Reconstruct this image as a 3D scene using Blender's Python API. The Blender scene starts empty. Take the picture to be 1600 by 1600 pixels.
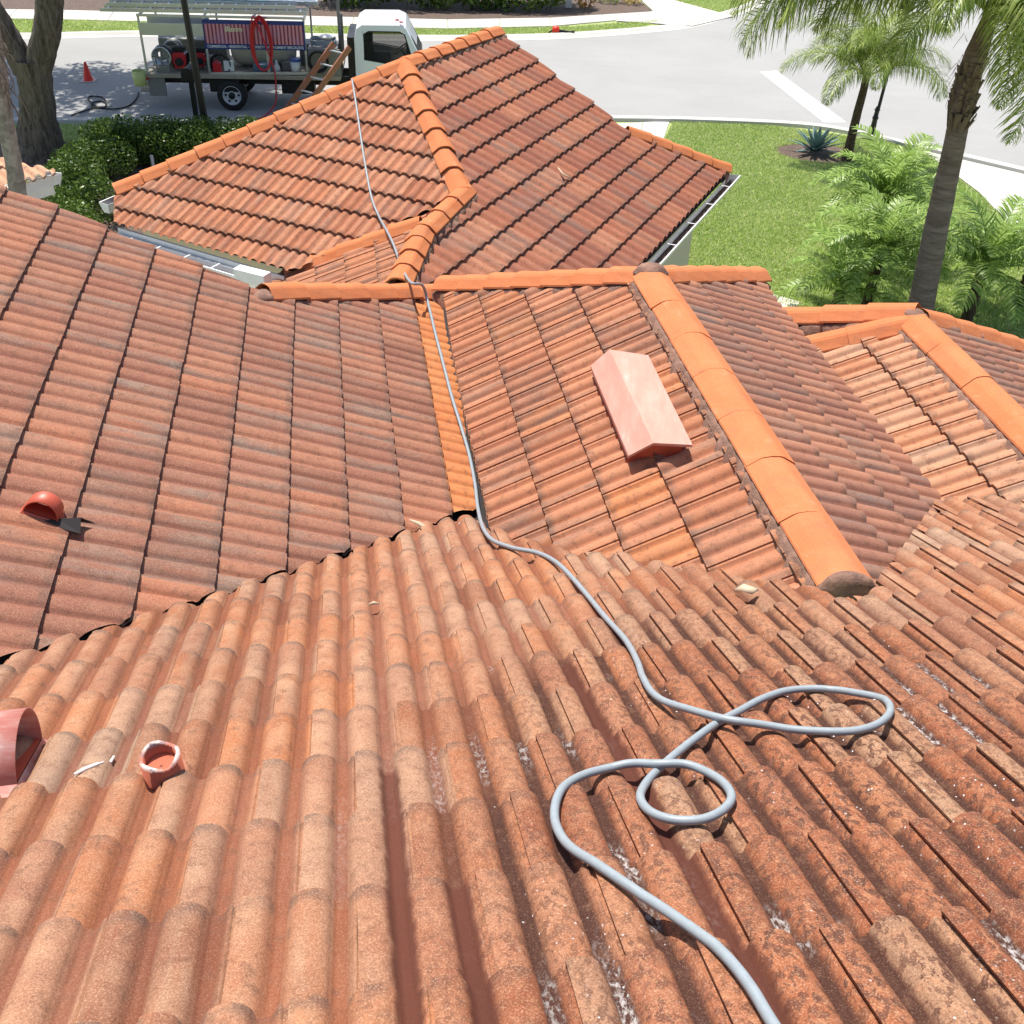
import bpy, bmesh, math, random
import numpy as np
from mathutils import Vector, Matrix
rnd = random.Random(7); rs = np.random.RandomState(5)
D = bpy.data; SC = bpy.context.scene; COL = SC.collection
PI = math.pi; ZC = 7.4                      # camera height over the street

# ------------------------------------------------------------ camera / light
F_PX = 1607.0; PITCH = math.radians(36.66); ROLL = math.radians(2.4)
_cp, _sp = math.cos(PITCH), math.sin(PITCH)
_R0 = np.array([1, 0, 0.]); _F = np.array([0, _cp, -_sp]); _U0 = np.array([0, _sp, _cp])
_R = _R0*math.cos(ROLL)+_U0*math.sin(ROLL); _U = -_R0*math.sin(ROLL)+_U0*math.cos(ROLL)
cam = D.objects.new('camera', D.cameras.new('camera')); COL.objects.link(cam)
cam.data.sensor_width = 36; cam.data.lens = F_PX/1600*36; cam.data.clip_start = .05; cam.data.clip_end = 600
M = Matrix([[_R[0], _U[0], -_F[0], 0], [_R[1], _U[1], -_F[1], 0], [_R[2], _U[2], -_F[2], ZC], [0, 0, 0, 1]])
cam.matrix_world = M; SC.camera = cam
SUN_EL = math.radians(67); SUN_AZ = math.radians(-32)          # azimuth from +Y towards +X
w = D.worlds.new('World'); SC.world = w; w.use_nodes = True
nt = w.node_tree; bg = nt.nodes['Background']
sky = nt.nodes.new('ShaderNodeTexSky'); sky.sky_type = 'NISHITA'; sky.sun_disc = False
sky.sun_elevation = SUN_EL; sky.sun_rotation = SUN_AZ; sky.air_density = 1.0; sky.dust_density = 1.5
nt.links.new(sky.outputs[0], bg.inputs[0]); bg.inputs[1].default_value = .11
sl = D.lights.new('sun', 'SUN'); sl.energy = 4.2; sl.angle = math.radians(.53); sl.color = (1, .955, .88)
so = D.objects.new('sun', sl); COL.objects.link(so)
sd = Vector((math.sin(SUN_AZ)*math.cos(SUN_EL), math.cos(SUN_AZ)*math.cos(SUN_EL), math.sin(SUN_EL)))
so.rotation_euler = sd.to_track_quat('Z', 'Y').to_euler(); so.location = (0, 0, 30)
SC.view_settings.view_transform = 'Standard'; SC.view_settings.look = 'None'
SC.view_settings.exposure = .66; SC.view_settings.gamma = 1

# ------------------------------------------------------------ geometry of the photographed planes
def hz(a): return np.array([math.sin(a), math.cos(a), 0.])
def ray(u, v): return _F+_R*(u-800)/F_PX-_U*(v-800)/F_PX
def G(u, v, z=0.):                                             # point on a level plane
    r = ray(u, v); t = (z-ZC)/r[2]; return np.array([r[0]*t, r[1]*t, z])
class Plane:
    def __init__(s, az, sl, z0): s.az, s.s, s.z0 = az, sl, z0; s.h = hz(az); s.k = hz(az+PI/2)
    def hit(s, u, v, up=0.):
        r = ray(u, v); t = (s.z0+up)/(r[2]+s.s*(r@s.h)); p = r*t; return np.array([p[0], p[1], p[2]+ZC])
    def z(s, x, y): return s.z0+ZC-s.s*(x*s.h[0]+y*s.h[1])
    @staticmethod
    def through(az, sl, P): h = hz(az); return Plane(az, sl, P[2]-ZC+sl*(P@h))
AZ = math.radians(-10.3); AG = math.radians(23.95)
PF = Plane(AZ, .475, -1.58)
P0 = PF.hit(740, 815)
PL = Plane.through(AZ+PI/2, .42, P0-np.array([0, 0, .05]))
PM1 = Plane.through(AZ-PI/2, .53, P0-np.array([0, 0, .05]))
RB = PM1.hit(1318, 918); RT = PM1.hit(1018, 440)
PM4 = Plane.through(AZ+PI/2, .42, (RB+RT)/2)
P1 = PF.hit(1468, 790)
PR = Plane.through(AZ-PI/2, .42, P1-np.array([0, 0, .05]))
PR2 = Plane.through(AZ+PI/2, .42, PR.hit(1510, 590))
PR1 = Plane(AG+PI/2, .4238, -6.489-0.0)
APEX = PR1.hit(630, 105)
PG = Plane.through(AG+PI, .4171, APEX)
PS = Plane.through(AZ-PI/2, .42, PR1.hit(690, 345)+np.array([0, 0, .03]))

# ------------------------------------------------------------ object helpers
def tag(o, label=None, cat=None, group=None, kind=None):
    if label: o['label'] = label
    if cat: o['category'] = cat
    if group: o['group'] = group
    if kind: o['kind'] = kind
    return o
def empty(name, loc, label, cat, group=None, rz=0):
    o = D.objects.new(name, None); COL.objects.link(o); o.location = loc; o.rotation_euler = (0, 0, rz); o.empty_display_size = .2
    return tag(o, label, cat, group)
class MB:
    def __init__(s): s.v = []; s.f = []; s.n = 0; s.mi = []; s.sm = []
    def add(s, v, f, smooth=False, mi=0):
        v = [tuple(map(float, p)) for p in v]; b = s.n; s.v += v; s.n += len(v)
        for q in f: s.f.append(tuple(i+b for i in q)); s.sm.append(smooth); s.mi.append(mi)
        return s
    def box(s, c, d, m=None, mi=0, rz=0):
        x, y, z = d[0]/2, d[1]/2, d[2]/2
        vs = [Vector(p) for p in ((-x, -y, -z), (x, -y, -z), (x, y, -z), (-x, y, -z), (-x, -y, z), (x, -y, z), (x, y, z), (-x, y, z))]
        R_ = Matrix.Rotation(rz, 3, 'Z') if m is None else m
        vs = [R_@p+Vector(c) for p in vs]
        return s.add(vs, [(0, 3, 2, 1), (4, 5, 6, 7), (0, 1, 5, 4), (1, 2, 6, 5), (2, 3, 7, 6), (3, 0, 4, 7)], mi=mi)
    def bar(s, a, b, wd, ht=None, mi=0):
        a, b = Vector(a), Vector(b); d = b-a; L = d.length; z = d.normalized()
        up = Vector((0, 0, 1)) if abs(z.z) < .95 else Vector((0, 1, 0)); x = z.cross(up).normalized(); y = z.cross(x)*-1
        return s.box((a+b)/2, (wd, ht or wd, L), Matrix((x, y, z)).transposed(), mi)
    def tube(s, pts, r, n=10, cap=True, mi=0, jit=0., closed=False):
        pts = [Vector(p) for p in pts]; N = len(pts); rr = [r]*N if not hasattr(r, '__len__') else r
        vs = []; fs = []; px_ = None
        for i, p in enumerate(pts):
            if closed: t = (pts[(i+1) % N]-pts[i-1]).normalized()
            else: t = (pts[min(i+1, N-1)]-pts[max(i-1, 0)]).normalized()
            if px_ is None: px_ = t.orthogonal().normalized()
            px_ = (px_-t*px_.dot(t)).normalized(); py = t.cross(px_)
            for k in range(n):
                a = 2*PI*k/n; q = rr[i]*(1+(rnd.uniform(-jit, jit) if jit else 0))
                vs.append(p+px_*math.cos(a)*q+py*math.sin(a)*q)
        for i in range(N if closed else N-1):
            j = (i+1) % N
            for k in range(n): fs.append((i*n+k, i*n+(k+1) % n, j*n+(k+1) % n, j*n+k))
        s.add(vs, fs, True, mi)
        if cap and not closed:
            s.add(vs[:n], [tuple(range(n))[::-1]], False, mi); s.add(vs[-n:], [tuple(range(n))], False, mi)
        return s
    def lathe(s, prof, c=(0, 0, 0), n=20, axis='Z', mi=0, smooth=True):
        vs = []; fs = []
        for r, z in prof:
            for k in range(n):
                a = 2*PI*k/n; x, y = r*math.cos(a), r*math.sin(a)
                p = (x, y, z) if axis == 'Z' else ((x, z, y) if axis == 'Y' else (z, x, y))
                vs.append((p[0]+c[0], p[1]+c[1], p[2]+c[2]))
        for i in range(len(prof)-1):
            for k in range(n): fs.append((i*n+k, i*n+(k+1) % n, (i+1)*n+(k+1) % n, (i+1)*n+k))
        return s.add(vs, fs, smooth, mi)
    def prism(s, poly, z0, z1, mi=0):
        n = len(poly); vs = [(p[0], p[1], z0) for p in poly]+[(p[0], p[1], z1) for p in poly]
        return s.add(vs, [tuple(range(n))[::-1], tuple(range(n, 2*n))]+[(i, (i+1) % n, n+(i+1) % n, n+i) for i in range(n)], mi=mi)
    def build(s, name, mat, parent=None, bevel=0, mats=None):
        me = D.meshes.new(name); me.from_pydata(s.v, [], s.f); me.update()
        me.polygons.foreach_set('use_smooth', s.sm); me.polygons.foreach_set('material_index', s.mi)
        for m in (mats or [mat]): me.materials.append(m)
        o = D.objects.new(name, me); COL.objects.link(o)
        if parent: o.parent = parent
        bm = bmesh.new(); bm.from_mesh(me); bmesh.ops.recalc_face_normals(bm, faces=bm.faces) if len(s.f) < 20000 else None
        bm.to_mesh(me); bm.free()
        if bevel:
            b = o.modifiers.new('bevel', 'BEVEL'); b.width = bevel; b.segments = 2; b.limit_method = 'ANGLE'
        return o
def npmesh(name, v, f, mat, parent=None, smooth=None, uv=None, tv=None):
    me = D.meshes.new(name); v = np.asarray(v, np.float32); f = np.asarray(f, np.int32); n = f.shape[1]
    me.vertices.add(len(v)); me.vertices.foreach_set('co', v.ravel())
    me.loops.add(f.size); me.loops.foreach_set('vertex_index', f.ravel())
    me.polygons.add(len(f)); me.polygons.foreach_set('loop_start', np.arange(0, f.size, n, dtype=np.int32))
    if tv is not None:
        ca = me.color_attributes.new('tv', 'FLOAT_COLOR', 'POINT'); ca.data.foreach_set('color', np.asarray(tv, np.float32).ravel())
    if uv is not None:
        ul = me.uv_layers.new(name='UVMap'); ul.data.foreach_set('uv', np.asarray(uv, np.float32)[f.ravel()].ravel())
    me.update(calc_edges=True); me.validate()
    if smooth is not None: me.polygons.foreach_set('use_smooth', smooth)
    me.materials.append(mat); o = D.objects.new(name, me); COL.objects.link(o)
    if parent: o.parent = parent
    return o

# ------------------------------------------------------------ materials
class NT:
    def __init__(s, name):
        s.m = D.materials.new(name); s.m.use_nodes = True; s.t = s.m.node_tree; s.b = s.t.nodes['Principled BSDF']; s.b.inputs['Roughness'].default_value = .85
        s.b.inputs['Specular IOR Level'].default_value = .3
    def n(s, typ, **kw):
        nd = s.t.nodes.new(typ)
        for k, v in kw.items():
            if hasattr(nd, k): setattr(nd, k, v)
            else: nd.inputs[k].default_value = v
        return nd
    def l(s, a, b): s.t.links.new(a, b)
    def set(s, sock, v):
        if isinstance(v, bpy.types.NodeSocket): s.l(v, sock)
        else: sock.default_value = v
    def noise(s, vec, scale, detail=3, rough=.6, dist=0):
        nd = s.n('ShaderNodeTexNoise'); nd.inputs['Scale'].default_value = scale; nd.inputs['Detail'].default_value = detail
        nd.inputs['Roughness'].default_value = rough; nd.inputs['Distortion'].default_value = dist
        if vec is not None: s.l(vec, nd.inputs['Vector'])
        return nd.outputs[0]
    def ramp(s, fac, stops, interp='LINEAR'):
        nd = s.n('ShaderNodeValToRGB'); cr = nd.color_ramp; cr.interpolation = interp
        while len(cr.elements) < len(stops): cr.elements.new(.5)
        for e, (p, c) in zip(cr.elements, stops):
            e.position = p; e.color = (*c, 1) if hasattr(c, '__len__') else (c, c, c, 1)
        s.set(nd.inputs[0], fac); return nd.outputs[0]
    def mix(s, fac, a, b, bt='MIX'):
        nd = s.n('ShaderNodeMix'); nd.data_type = 'RGBA'; nd.blend_type = bt
        s.set(nd.inputs[0], fac)
        for sock, v in ((nd.inputs[6], a), (nd.inputs[7], b)):
            s.set(sock, v if isinstance(v, bpy.types.NodeSocket) else (*v, 1) if hasattr(v, '__len__') else (v, v, v, 1))
        return nd.outputs[2]
    def math(s, op, a, b=0.):
        nd = s.n('ShaderNodeMath'); nd.operation = op; s.set(nd.inputs[0], a); s.set(nd.inputs[1], b); return nd.outputs[0]
    def mapv(s, vec, scale=(1, 1, 1), loc=(0, 0, 0)):
        nd = s.n('ShaderNodeMapping'); nd.inputs['Scale'].default_value = scale; nd.inputs['Location'].default_value = loc; s.l(vec, nd.inputs[0]); return nd.outputs[0]
    def coords(s): return s.n('ShaderNodeTexCoord').outputs
    def bump(s, h, strength=.3, dist=.01, nrm=None):
        nd = s.n('ShaderNodeBump'); nd.inputs['Strength'].default_value = strength; nd.inputs['Distance'].default_value = dist
        s.l(h, nd.inputs['Height'])
        if nrm: s.l(nrm, nd.inputs['Normal'])
        s.l(nd.outputs[0], s.b.inputs['Normal']); return nd.outputs[0]
    def col(s, v): s.set(s.b.inputs['Base Color'], v if isinstance(v, bpy.types.NodeSocket) else (*v, 1))
def simple(name, c, rough=.5, metal=0, var=.12, scale=12, spec=.4, bump=0):
    t = NT(name); o = t.coords()['Object']; nz = t.noise(o, scale, 4)
    t.col(t.mix(nz, tuple(x*(1-var) for x in c), tuple(min(1, x*(1+var)) for x in c)))
    t.b.inputs['Roughness'].default_value = rough; t.b.inputs['Metallic'].default_value = metal; t.b.inputs['Specular IOR Level'].default_value = spec
    if bump: t.bump(t.noise(o, scale*6, 4), bump, .01)
    return t.m
def tile_mat(name, stops, grey=.5, greycol=(.17, .125, .105), grain=1., patch=.5, stain=0, sand=.3, gs=150, spots=False):
    """concrete tile: per-tile hue, per-barrel weathering streaks, mineral grain, lichen and wash stains"""
    t = NT(name); co = t.coords(); ob = co['Object']; uv = co['UV']; t.b.inputs['Specular IOR Level'].default_value = .06; t.b.inputs['Roughness'].default_value = .95
    at = t.n('ShaderNodeAttribute'); at.attribute_name = 'tv'
    sp = t.n('ShaderNodeSeparateColor'); t.l(at.outputs['Color'], sp.inputs[0]); r, g, b = sp.outputs; a = at.outputs['Alpha']
    base = t.ramp(r, stops)
    # weathered barrels
    st = t.noise(t.mapv(uv, (14, 2.2, 1)), 1, 3, .6)
    fac = t.math('MULTIPLY', t.ramp(g, [(.35, 0.), (.95, 1.)]), t.ramp(st, [(.38, 0.), (.62, 1.)]))
    base = t.mix(t.math('MULTIPLY', fac, grey), base, greycol)
    # sandy bleached crowns of the barrels (real wear)
    if sand:
        sn = t.math('MULTIPLY', t.ramp(b, [(.55, 0.), (.95, 1.)]), t.ramp(t.noise(ob, 7, 3), [(.4, 0.), (.65, 1.)]))
        base = t.mix(t.math('MULTIPLY', sn, sand), base, (.50, .31, .19))
    # patches
    pn = t.noise(ob, 3.2, 5, .65)
    base = t.mix(t.math('MULTIPLY', t.ramp(pn, [(.45, 0.), (.7, 1.)]), patch), base, (.20, .09, .06))
    # dark grime on the noses
    nn = t.math('MULTIPLY', t.ramp(a, [(.86, 0.), (.97, 1.)]), t.ramp(t.noise(ob, 14, 3), [(.36, 0.), (.6, 1.)]))
    base = t.mix(t.math('MULTIPLY', nn, .7), base, (.10, .07, .06))
    if stain:
        # the wetter, lichen-spotted right-hand side of the near slope and washed channels
        sx = t.n('ShaderNodeSeparateXYZ'); t.l(ob, sx.inputs[0])
        c0_ = PF.hit(1480, 1420); dx = t.math('SUBTRACT', sx.outputs[0], float(c0_[0])); dy = t.math('SUBTRACT', sx.outputs[1], float(c0_[1]))
        dd = t.math('SQRT', t.math('ADD', t.math('MULTIPLY', t.math('MULTIPLY', dx, dx), 3.4), t.math('MULTIPLY', dy, dy)))
        dd = t.math('ADD', dd, t.math('MULTIPLY', t.noise(ob, 1.6, 3), .9))
        reg = t.ramp(t.math('MULTIPLY', dd, .25), [(.28, 1.), (.48, .75), (.68, .35), (.86, 0.)])
        base = t.mix(t.math('MULTIPLY', reg, .68), base, t.ramp(g, [(0, (.15, .04, .022)), (.45, (.25, .07, .03)), (.8, (.27, .11, .055)), (1, (.30, .19, .12))]))
        lich = t.math('MULTIPLY', t.ramp(t.noise(t.mapv(uv, (46, 30, 1)), 1, 4, .62, .3), [(.50, 0.), (.55, 1.)]), t.ramp(t.noise(ob, 6, 3), [(.35, .4), (.6, 1.)]))
        tanp = t.ramp(t.noise(t.mapv(uv, (34, 26, 1), (9, 3, 0)), 1, 5, .7), [(.52, 0.), (.62, 1.)])
        base = t.mix(t.math('MULTIPLY', t.math('MULTIPLY', tanp, reg), .5), base, (.44, .21, .11))
        base = t.mix(t.math('MULTIPLY', t.math('MULTIPLY', lich, reg), .95), base, (.085, .036, .026))
        spn = t.ramp(t.noise(t.mapv(uv, (60, 42, 1)), 1, 2, .5), [(.60, 0.), (.68, 1.)])
        base = t.mix(t.math('MULTIPLY', spn, t.math('MULTIPLY', reg, .5)), base, (.10, .045, .035))
        pnz = t.math('MULTIPLY', t.ramp(b, [(.05, .95), (.35, 0.)]), t.ramp(t.noise(t.mapv(uv, (20, 4, 1)), 1, 3), [(.3, .65), (.6, 1.)]))
        base = t.mix(pnz, base, t.ramp(r, [(0, (.15, .052, .032)), (.5, (.22, .076, .04)), (1, (.18, .07, .047))]))
        pan = t.math('MULTIPLY', t.ramp(b, [(.05, 1.), (.45, 0.)]), t.ramp(reg, [(.2, 0.), (.5, 1.)]))
        base = t.mix(t.math('MULTIPLY', pan, .93), base, (.042, .019, .016))
        vo = t.n('ShaderNodeTexVoronoi'); vo.inputs['Scale'].default_value = 34; t.l(ob, vo.inputs['Vector'])
        wp = t.math('MULTIPLY', t.ramp(vo.outputs['Distance'], [(.07, 1.), (.12, 0.)]), t.ramp(t.noise(ob, 3, 3), [(.5, 0.), (.62, 1.)]))
        base = t.mix(t.math('MULTIPLY', wp, reg), base, (.8, .8, .8))
        crust = t.math('MULTIPLY', t.math('MULTIPLY', t.ramp(b, [(.02, 1.), (.3, 0.)]), t.ramp(t.noise(ob, 1.7, 2, .5), [(.57, 0.), (.66, 1.)])), t.ramp(t.noise(t.mapv(uv, (80, 40, 1)), 1, 5, .7), [(.48, 0.), (.6, 1.)]))
        base = t.mix(t.math('MULTIPLY', crust, t.math('MULTIPLY', reg, .85)), base, (.62, .6, .58))
    gr = t.noise(ob, gs*1.7, 2, .8)
    md = t.noise(ob, 19, 4, .7)
    base = t.mix(t.ramp(md, [(.53, 0.), (.68, .6)]), base, (.15, .075, .05))
    base = t.mix(t.ramp(gr, [(.30, .5*grain), (.48, 0.)]), base, (.12, .06, .04))
    base = t.mix(t.math('MULTIPLY', t.ramp(gr, [(.52, 0.), (.70, .6*grain)]), t.math('ADD', .4, t.math('MULTIPLY', b, .6))), base, t.mix(.35, (.66, .42, .27), base))
    if stain:
            su = t.n('ShaderNodeSeparateXYZ'); t.l(uv, su.inputs[0])
            for (u1, v1, vt) in ((622, 1400, 1207), (778, 1500, 1370), (905, 1080, 1040)):
                q_ = PF.hit(u1, v1, .02); cc_ = float(q_@PF.k); c0F = float(PF.hit(487, 1429)@PF.k); cc_ = c0F+(round((cc_-c0F)/.142-.5)+.5)*.142; tt_ = float(PF.hit(u1, vt, .02)@PF.h)/math.cos(math.atan(PF.s))
                wob = t.math('MULTIPLY', t.math('SUBTRACT', t.noise(ob, 18, 3), .5), .03)
                dc_ = t.math('ABSOLUTE', t.math('ADD', t.math('SUBTRACT', su.outputs[0], cc_), wob))
                m1_ = t.ramp(dc_, [(.022, 1.), (.034, 0.)]); tr_ = t.n('ShaderNodeMapRange'); tr_.inputs[1].default_value = tt_; tr_.inputs[2].default_value = tt_-.04; t.l(t.math('ADD', su.outputs[1], wob), tr_.inputs[0])
                base = t.mix(t.math('MULTIPLY', t.math('MULTIPLY', m1_, tr_.outputs[0]), .8), base, (.10, .035, .025))
    t.col(base)
    hb = t.math('ADD', t.math('MULTIPLY', gr, .5), t.math('MULTIPLY', t.noise(ob, 30, 3), 1.))
    t.bump(hb, .28, .006)
    return t.m
OR = [(0, (.22, .082, .046)), (.2, (.33, .125, .06)), (.45, (.42, .165, .075)), (.6, (.27, .125, .08)), (.8, (.38, .155, .08)), (1, (.33, .215, .15))]
BR = [(0, (.21, .088, .062)), (.35, (.28, .115, .078)), (.7, (.32, .138, .088)), (1, (.36, .14, .082))]
M_F = tile_mat('near_tile', OR, grey=.6, greycol=(.33, .22, .15), patch=.5, stain=1, sand=.38, gs=130, grain=1.15)
M_L = tile_mat('left_tile', BR, grey=.9, greycol=(.20, .15, .125), patch=.3, sand=.12, gs=110, grain=1.2)
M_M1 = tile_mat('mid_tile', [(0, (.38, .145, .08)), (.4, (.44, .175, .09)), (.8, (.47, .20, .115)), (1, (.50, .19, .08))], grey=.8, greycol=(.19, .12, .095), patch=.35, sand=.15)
M_M4 = tile_mat('shade_toned_tile', [(0, (.27, .12, .085)), (.5, (.34, .15, .10)), (1, (.40, .18, .11))], grey=.8, greycol=(.17, .135, .12), patch=.3, sand=.1)  # darker tones put the shade of the slopes turned from the sun into the colour
M_R = tile_mat('right_tile', [(0, (.44, .18, .095)), (.5, (.50, .23, .125)), (1, (.50, .27, .165))], grey=.7, greycol=(.34, .25, .19), patch=.2, sand=.35)
M_R1 = tile_mat('garage_tile', [(0, (.26, .09, .06)), (.4, (.32, .115, .072)), (.8, (.37, .14, .08)), (1, (.41, .18, .11))], grey=.8, greycol=(.19, .135, .115), patch=.35, sand=.1, gs=60, grain=.6)
M_G = tile_mat('garage_end_tile', [(0, (.36, .135, .075)), (.5, (.43, .17, .09)), (1, (.47, .21, .12))], grey=.6, greycol=(.27, .18, .14), patch=.35, sand=.2, gs=60, grain=.6)
M_N = tile_mat('new_tile', [(0, (.52, .175, .065)), (1, (.58, .23, .09))], grey=.2, patch=.12, sand=0, grain=.4)
def cap_mat():
    t = NT('ridge_tile'); ob = t.coords()['Object']; n1 = t.noise(ob, 3, 4); gr = t.noise(ob, 120, 3, .7)
    b = t.mix(t.ramp(n1, [(.3, 0.), (.7, 1.)]), (.54, .165, .068), (.60, .215, .095))
    oi = t.n('ShaderNodeAttribute'); oi.attribute_name = 'tv'; sp = t.n('ShaderNodeSeparateColor'); t.l(oi.outputs['Color'], sp.inputs[0])
    b = t.mix(t.ramp(sp.outputs[0], [(0, 0.), (1, .45)]), b, (.52, .18, .07))
    b = t.mix(t.ramp(gr, [(.55, 0.), (.8, .35)]), b, (.8, .5, .3))
    b = t.mix(t.ramp(t.noise(ob, 45, 4, .7), [(.66, 0.), (.72, .55)]), b, (.22, .09, .05))
    b = t.mix(t.ramp(t.noise(ob, 9, 4, .7), [(.55, 0.), (.75, .3)]), b, (.4, .19, .11))
    sm = t.noise(ob, 4.5, 6, .75, .4)
    b = t.mix(t.ramp(sm, [(.52, 0.), (.66, .45)]), b, (.36, .15, .085)); b = t.mix(t.ramp(sm, [(.3, .35), (.42, 0.)]), b, (.66, .36, .22))
    t.col(b); t.bump(t.math('ADD', gr, t.noise(ob, 25, 4)), .35, .006); t.b.inputs['Roughness'].default_value = .95; t.b.inputs['Specular IOR Level'].default_value = .06; return t.m
M_CAP = cap_mat()
def mortar_mat():
    t = NT('old_mortar'); ob = t.coords()['Object']; n1 = t.noise(ob, 9, 5, .7)
    t.col(t.ramp(n1, [(.3, (.15, .085, .065)), (.5, (.25, .14, .10)), (.68, (.36, .2, .14)), (.8, (.16, .12, .11))])); t.bump(t.noise(ob, 50, 5, .7), .6, .02); return t.m
M_MORT = mortar_mat()
M_WHITE = simple('white_metal', (.72, .72, .71), .35); M_GUT = simple('gutter_inside', (.07, .04, .03), .8, var=.5, scale=5)
M_WALL = simple('cream_stucco', (.62, .56, .44), .9, var=.06, bump=.2); M_WW = simple('white_stucco', (.62, .59, .55), .9, var=.05)
M_RED = simple('red_vent_paint', (.5, .09, .045), .45, var=.15, scale=20, spec=.5); M_RED2 = None
def chalk_red():
    t = NT('faded_red_paint'); ob = t.coords()['Object']; n1 = t.noise(t.mapv(ob, (4, 12, 12)), 1, 5, .7)
    t.col(t.ramp(n1, [(.3, (.42, .10, .075)), (.5, (.52, .20, .16)), (.62, (.58, .32, .28)), (.72, (.72, .58, .55))])); t.b.inputs['Roughness'].default_value = .55; return t.m
M_RED2 = chalk_red()
def pink_mat():
    t = NT('chalky_pink_paint'); ob = t.coords()['Object']; st = t.noise(t.mapv(ob, (14, 3, 3)), 1, 5, .7)
    t.col(t.ramp(st, [(.25, (.50, .225, .165)), (.5, (.56, .27, .205)), (.66, (.60, .32, .25)), (.78, (.72, .5, .42))])); t.b.inputs['Roughness'].default_value = .6; return t.m
M_PINK = pink_mat()
M_SHADE_FELT = simple('gap_shade_felt', (.03, .025, .025), .9, var=.3)  # near black, so shade in gaps and valley comes from the colour
M_HOSE = simple('grey_hose', (.27, .305, .325), .45, var=.18, scale=40, spec=.5)
M_BLACK = simple('black_paint', (.012, .011, .011), .45, var=.3); M_RUB = simple('rubber', (.02, .02, .02), .8, var=.3)
M_ALU = simple('aluminium', (.55, .56, .56), .38, .75, var=.12); M_GREY = simple('grey_metal', (.22, .22, .2), .6, .3, var=.3)
M_CAB = simple('truck_white', (.78, .8, .82), .22, var=.03, spec=.6)
def glass_mat():
    t = NT('dark_glass'); t.col((.02, .025, .025)); t.b.inputs['Roughness'].default_value = .06; t.b.inputs['Alpha'].default_value = .55; return t.m
M_GLS = glass_mat()
M_CONE = simple('cone_orange', (.85, .045, .02), .45, var=.06); M_HRED = simple('red_hose', (.55, .02, .03), .35, var=.1)
M_TANK = simple('tank_cream', (.55, .52, .42), .55, var=.12, scale=3); M_LAD = simple('brown_fibreglass', (.33, .13, .075), .55, var=.25, scale=8)
M_BLUE = simple('blue_plastic', (.04, .09, .28), .4); M_YEL = simple('yellow_green_plastic', (.55, .6, .22), .35, var=.1)
M_WOOD = simple('deck_wood', (.33, .29, .22), .8, var=.25, scale=6)
def road_mat(name, c1, c2, sc=1.):
    t = NT(name); ob = t.coords()['Object']; n1 = t.noise(ob, .35*sc, 5, .6); n2 = t.noise(ob, 60, 3, .8)
    b = t.mix(t.ramp(n1, [(.3, 0.), (.7, 1.)]), c1, c2); b = t.mix(t.ramp(n2, [(.35, .35), (.6, 0.)]), b, tuple(x*.55 for x in c1))
    b = t.mix(t.ramp(t.noise(t.mapv(ob, (.5, 5, 1)), .6, 4), [(.55, 0.), (.75, .25)]), b, tuple(x*.8 for x in c1))
    t.col(b); t.bump(n2, .15, .01); t.b.inputs['Roughness'].default_value = .95; return t.m
M_ROAD = road_mat('pale_asphalt', (.33, .325, .31), (.38, .375, .36)); M_CONC = road_mat('concrete', (.50, .48, .43), (.60, .58, .53), 2)
M_LINE = simple('road_paint', (.78, .78, .77), .7, var=.05, scale=4)
def grass_mat(name, a, b, c):
    t = NT(name); ob = t.coords()['Object']; n1 = t.noise(ob, .6, 5, .6); n2 = t.noise(ob, 30, 4, .75)
    x = t.mix(t.ramp(n1, [(.35, 0.), (.65, 1.)]), a, b); x = t.mix(t.ramp(n2, [(.42, 0.), (.62, .8)]), x, c); t.col(x); t.bump(n2, .6, .04); return t.m
M_LAWN = grass_mat('lawn_soil', (.27, .36, .09), (.34, .42, .13), (.46, .47, .24))
def blade_mat(name, stops, tr=.25):
    t = NT(name); ob = t.coords()['Object']; g = t.n('ShaderNodeNewGeometry')
    oi = t.ramp(g.outputs['Random Per Island'], stops); patch = t.noise(ob, .5, 4)
    t.col(t.mix(t.ramp(patch, [(.5, 0.), (.72, .5)]), oi, tuple(x*1.15 for x in stops[-1][1])))
    tb = t.n('ShaderNodeBsdfTranslucent'); t.l(oi, tb.inputs[0]); mx = t.n('ShaderNodeMixShader'); mx.inputs[0].default_value = tr
    t.l(t.b.outputs[0], mx.inputs[1]); t.l(tb.outputs[0], mx.inputs[2]); t.l(mx.outputs[0], t.t.nodes['Material Output'].inputs[0])
    t.b.inputs['Roughness'].default_value = .38; return t.m
M_BLADE = blade_mat('grass_blade', [(0, (.33, .46, .11)), (.55, (.50, .62, .2)), (1, (.74, .73, .44))], .4)
M_HEDGE = blade_mat('hedge_leaf', [(0, (.025, .055, .01)), (.6, (.075, .14, .02)), (1, (.2, .28, .05))])
M_OAKL = blade_mat('oak_leaf', [(0, (.03, .06, .01)), (1, (.07, .12, .02))])
M_PALM = blade_mat('queen_palm_leaf', [(0, (.14, .21, .035)), (.55, (.27, .36, .07)), (1, (.5, .54, .18))], .4)
M_PYG = blade_mat('date_palm_leaf', [(0, (.15, .25, .045)), (.5, (.30, .44, .09)), (1, (.48, .6, .2))], .4)
M_AGAVE = simple('agave_leaf', (.12, .2, .19), .5, var=.2, scale=8)
M_DEAD = simple('dead_fibre', (.17, .125, .10), .9, var=.5, scale=30, bump=.5)
def bark_mat(name, c1, c2, sc, ringed=False):
    t = NT(name); ob = t.coords()['Object']; n = t.noise(t.mapv(ob, sc), 1, 6, .7, .6)
    t.col(t.ramp(n, [(.35, c1), (.6, c2), (.8, tuple(x*1.35 for x in c2))])); t.bump(n, .9, .04); t.b.inputs['Roughness'].default_value = .95; return t.m
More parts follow.
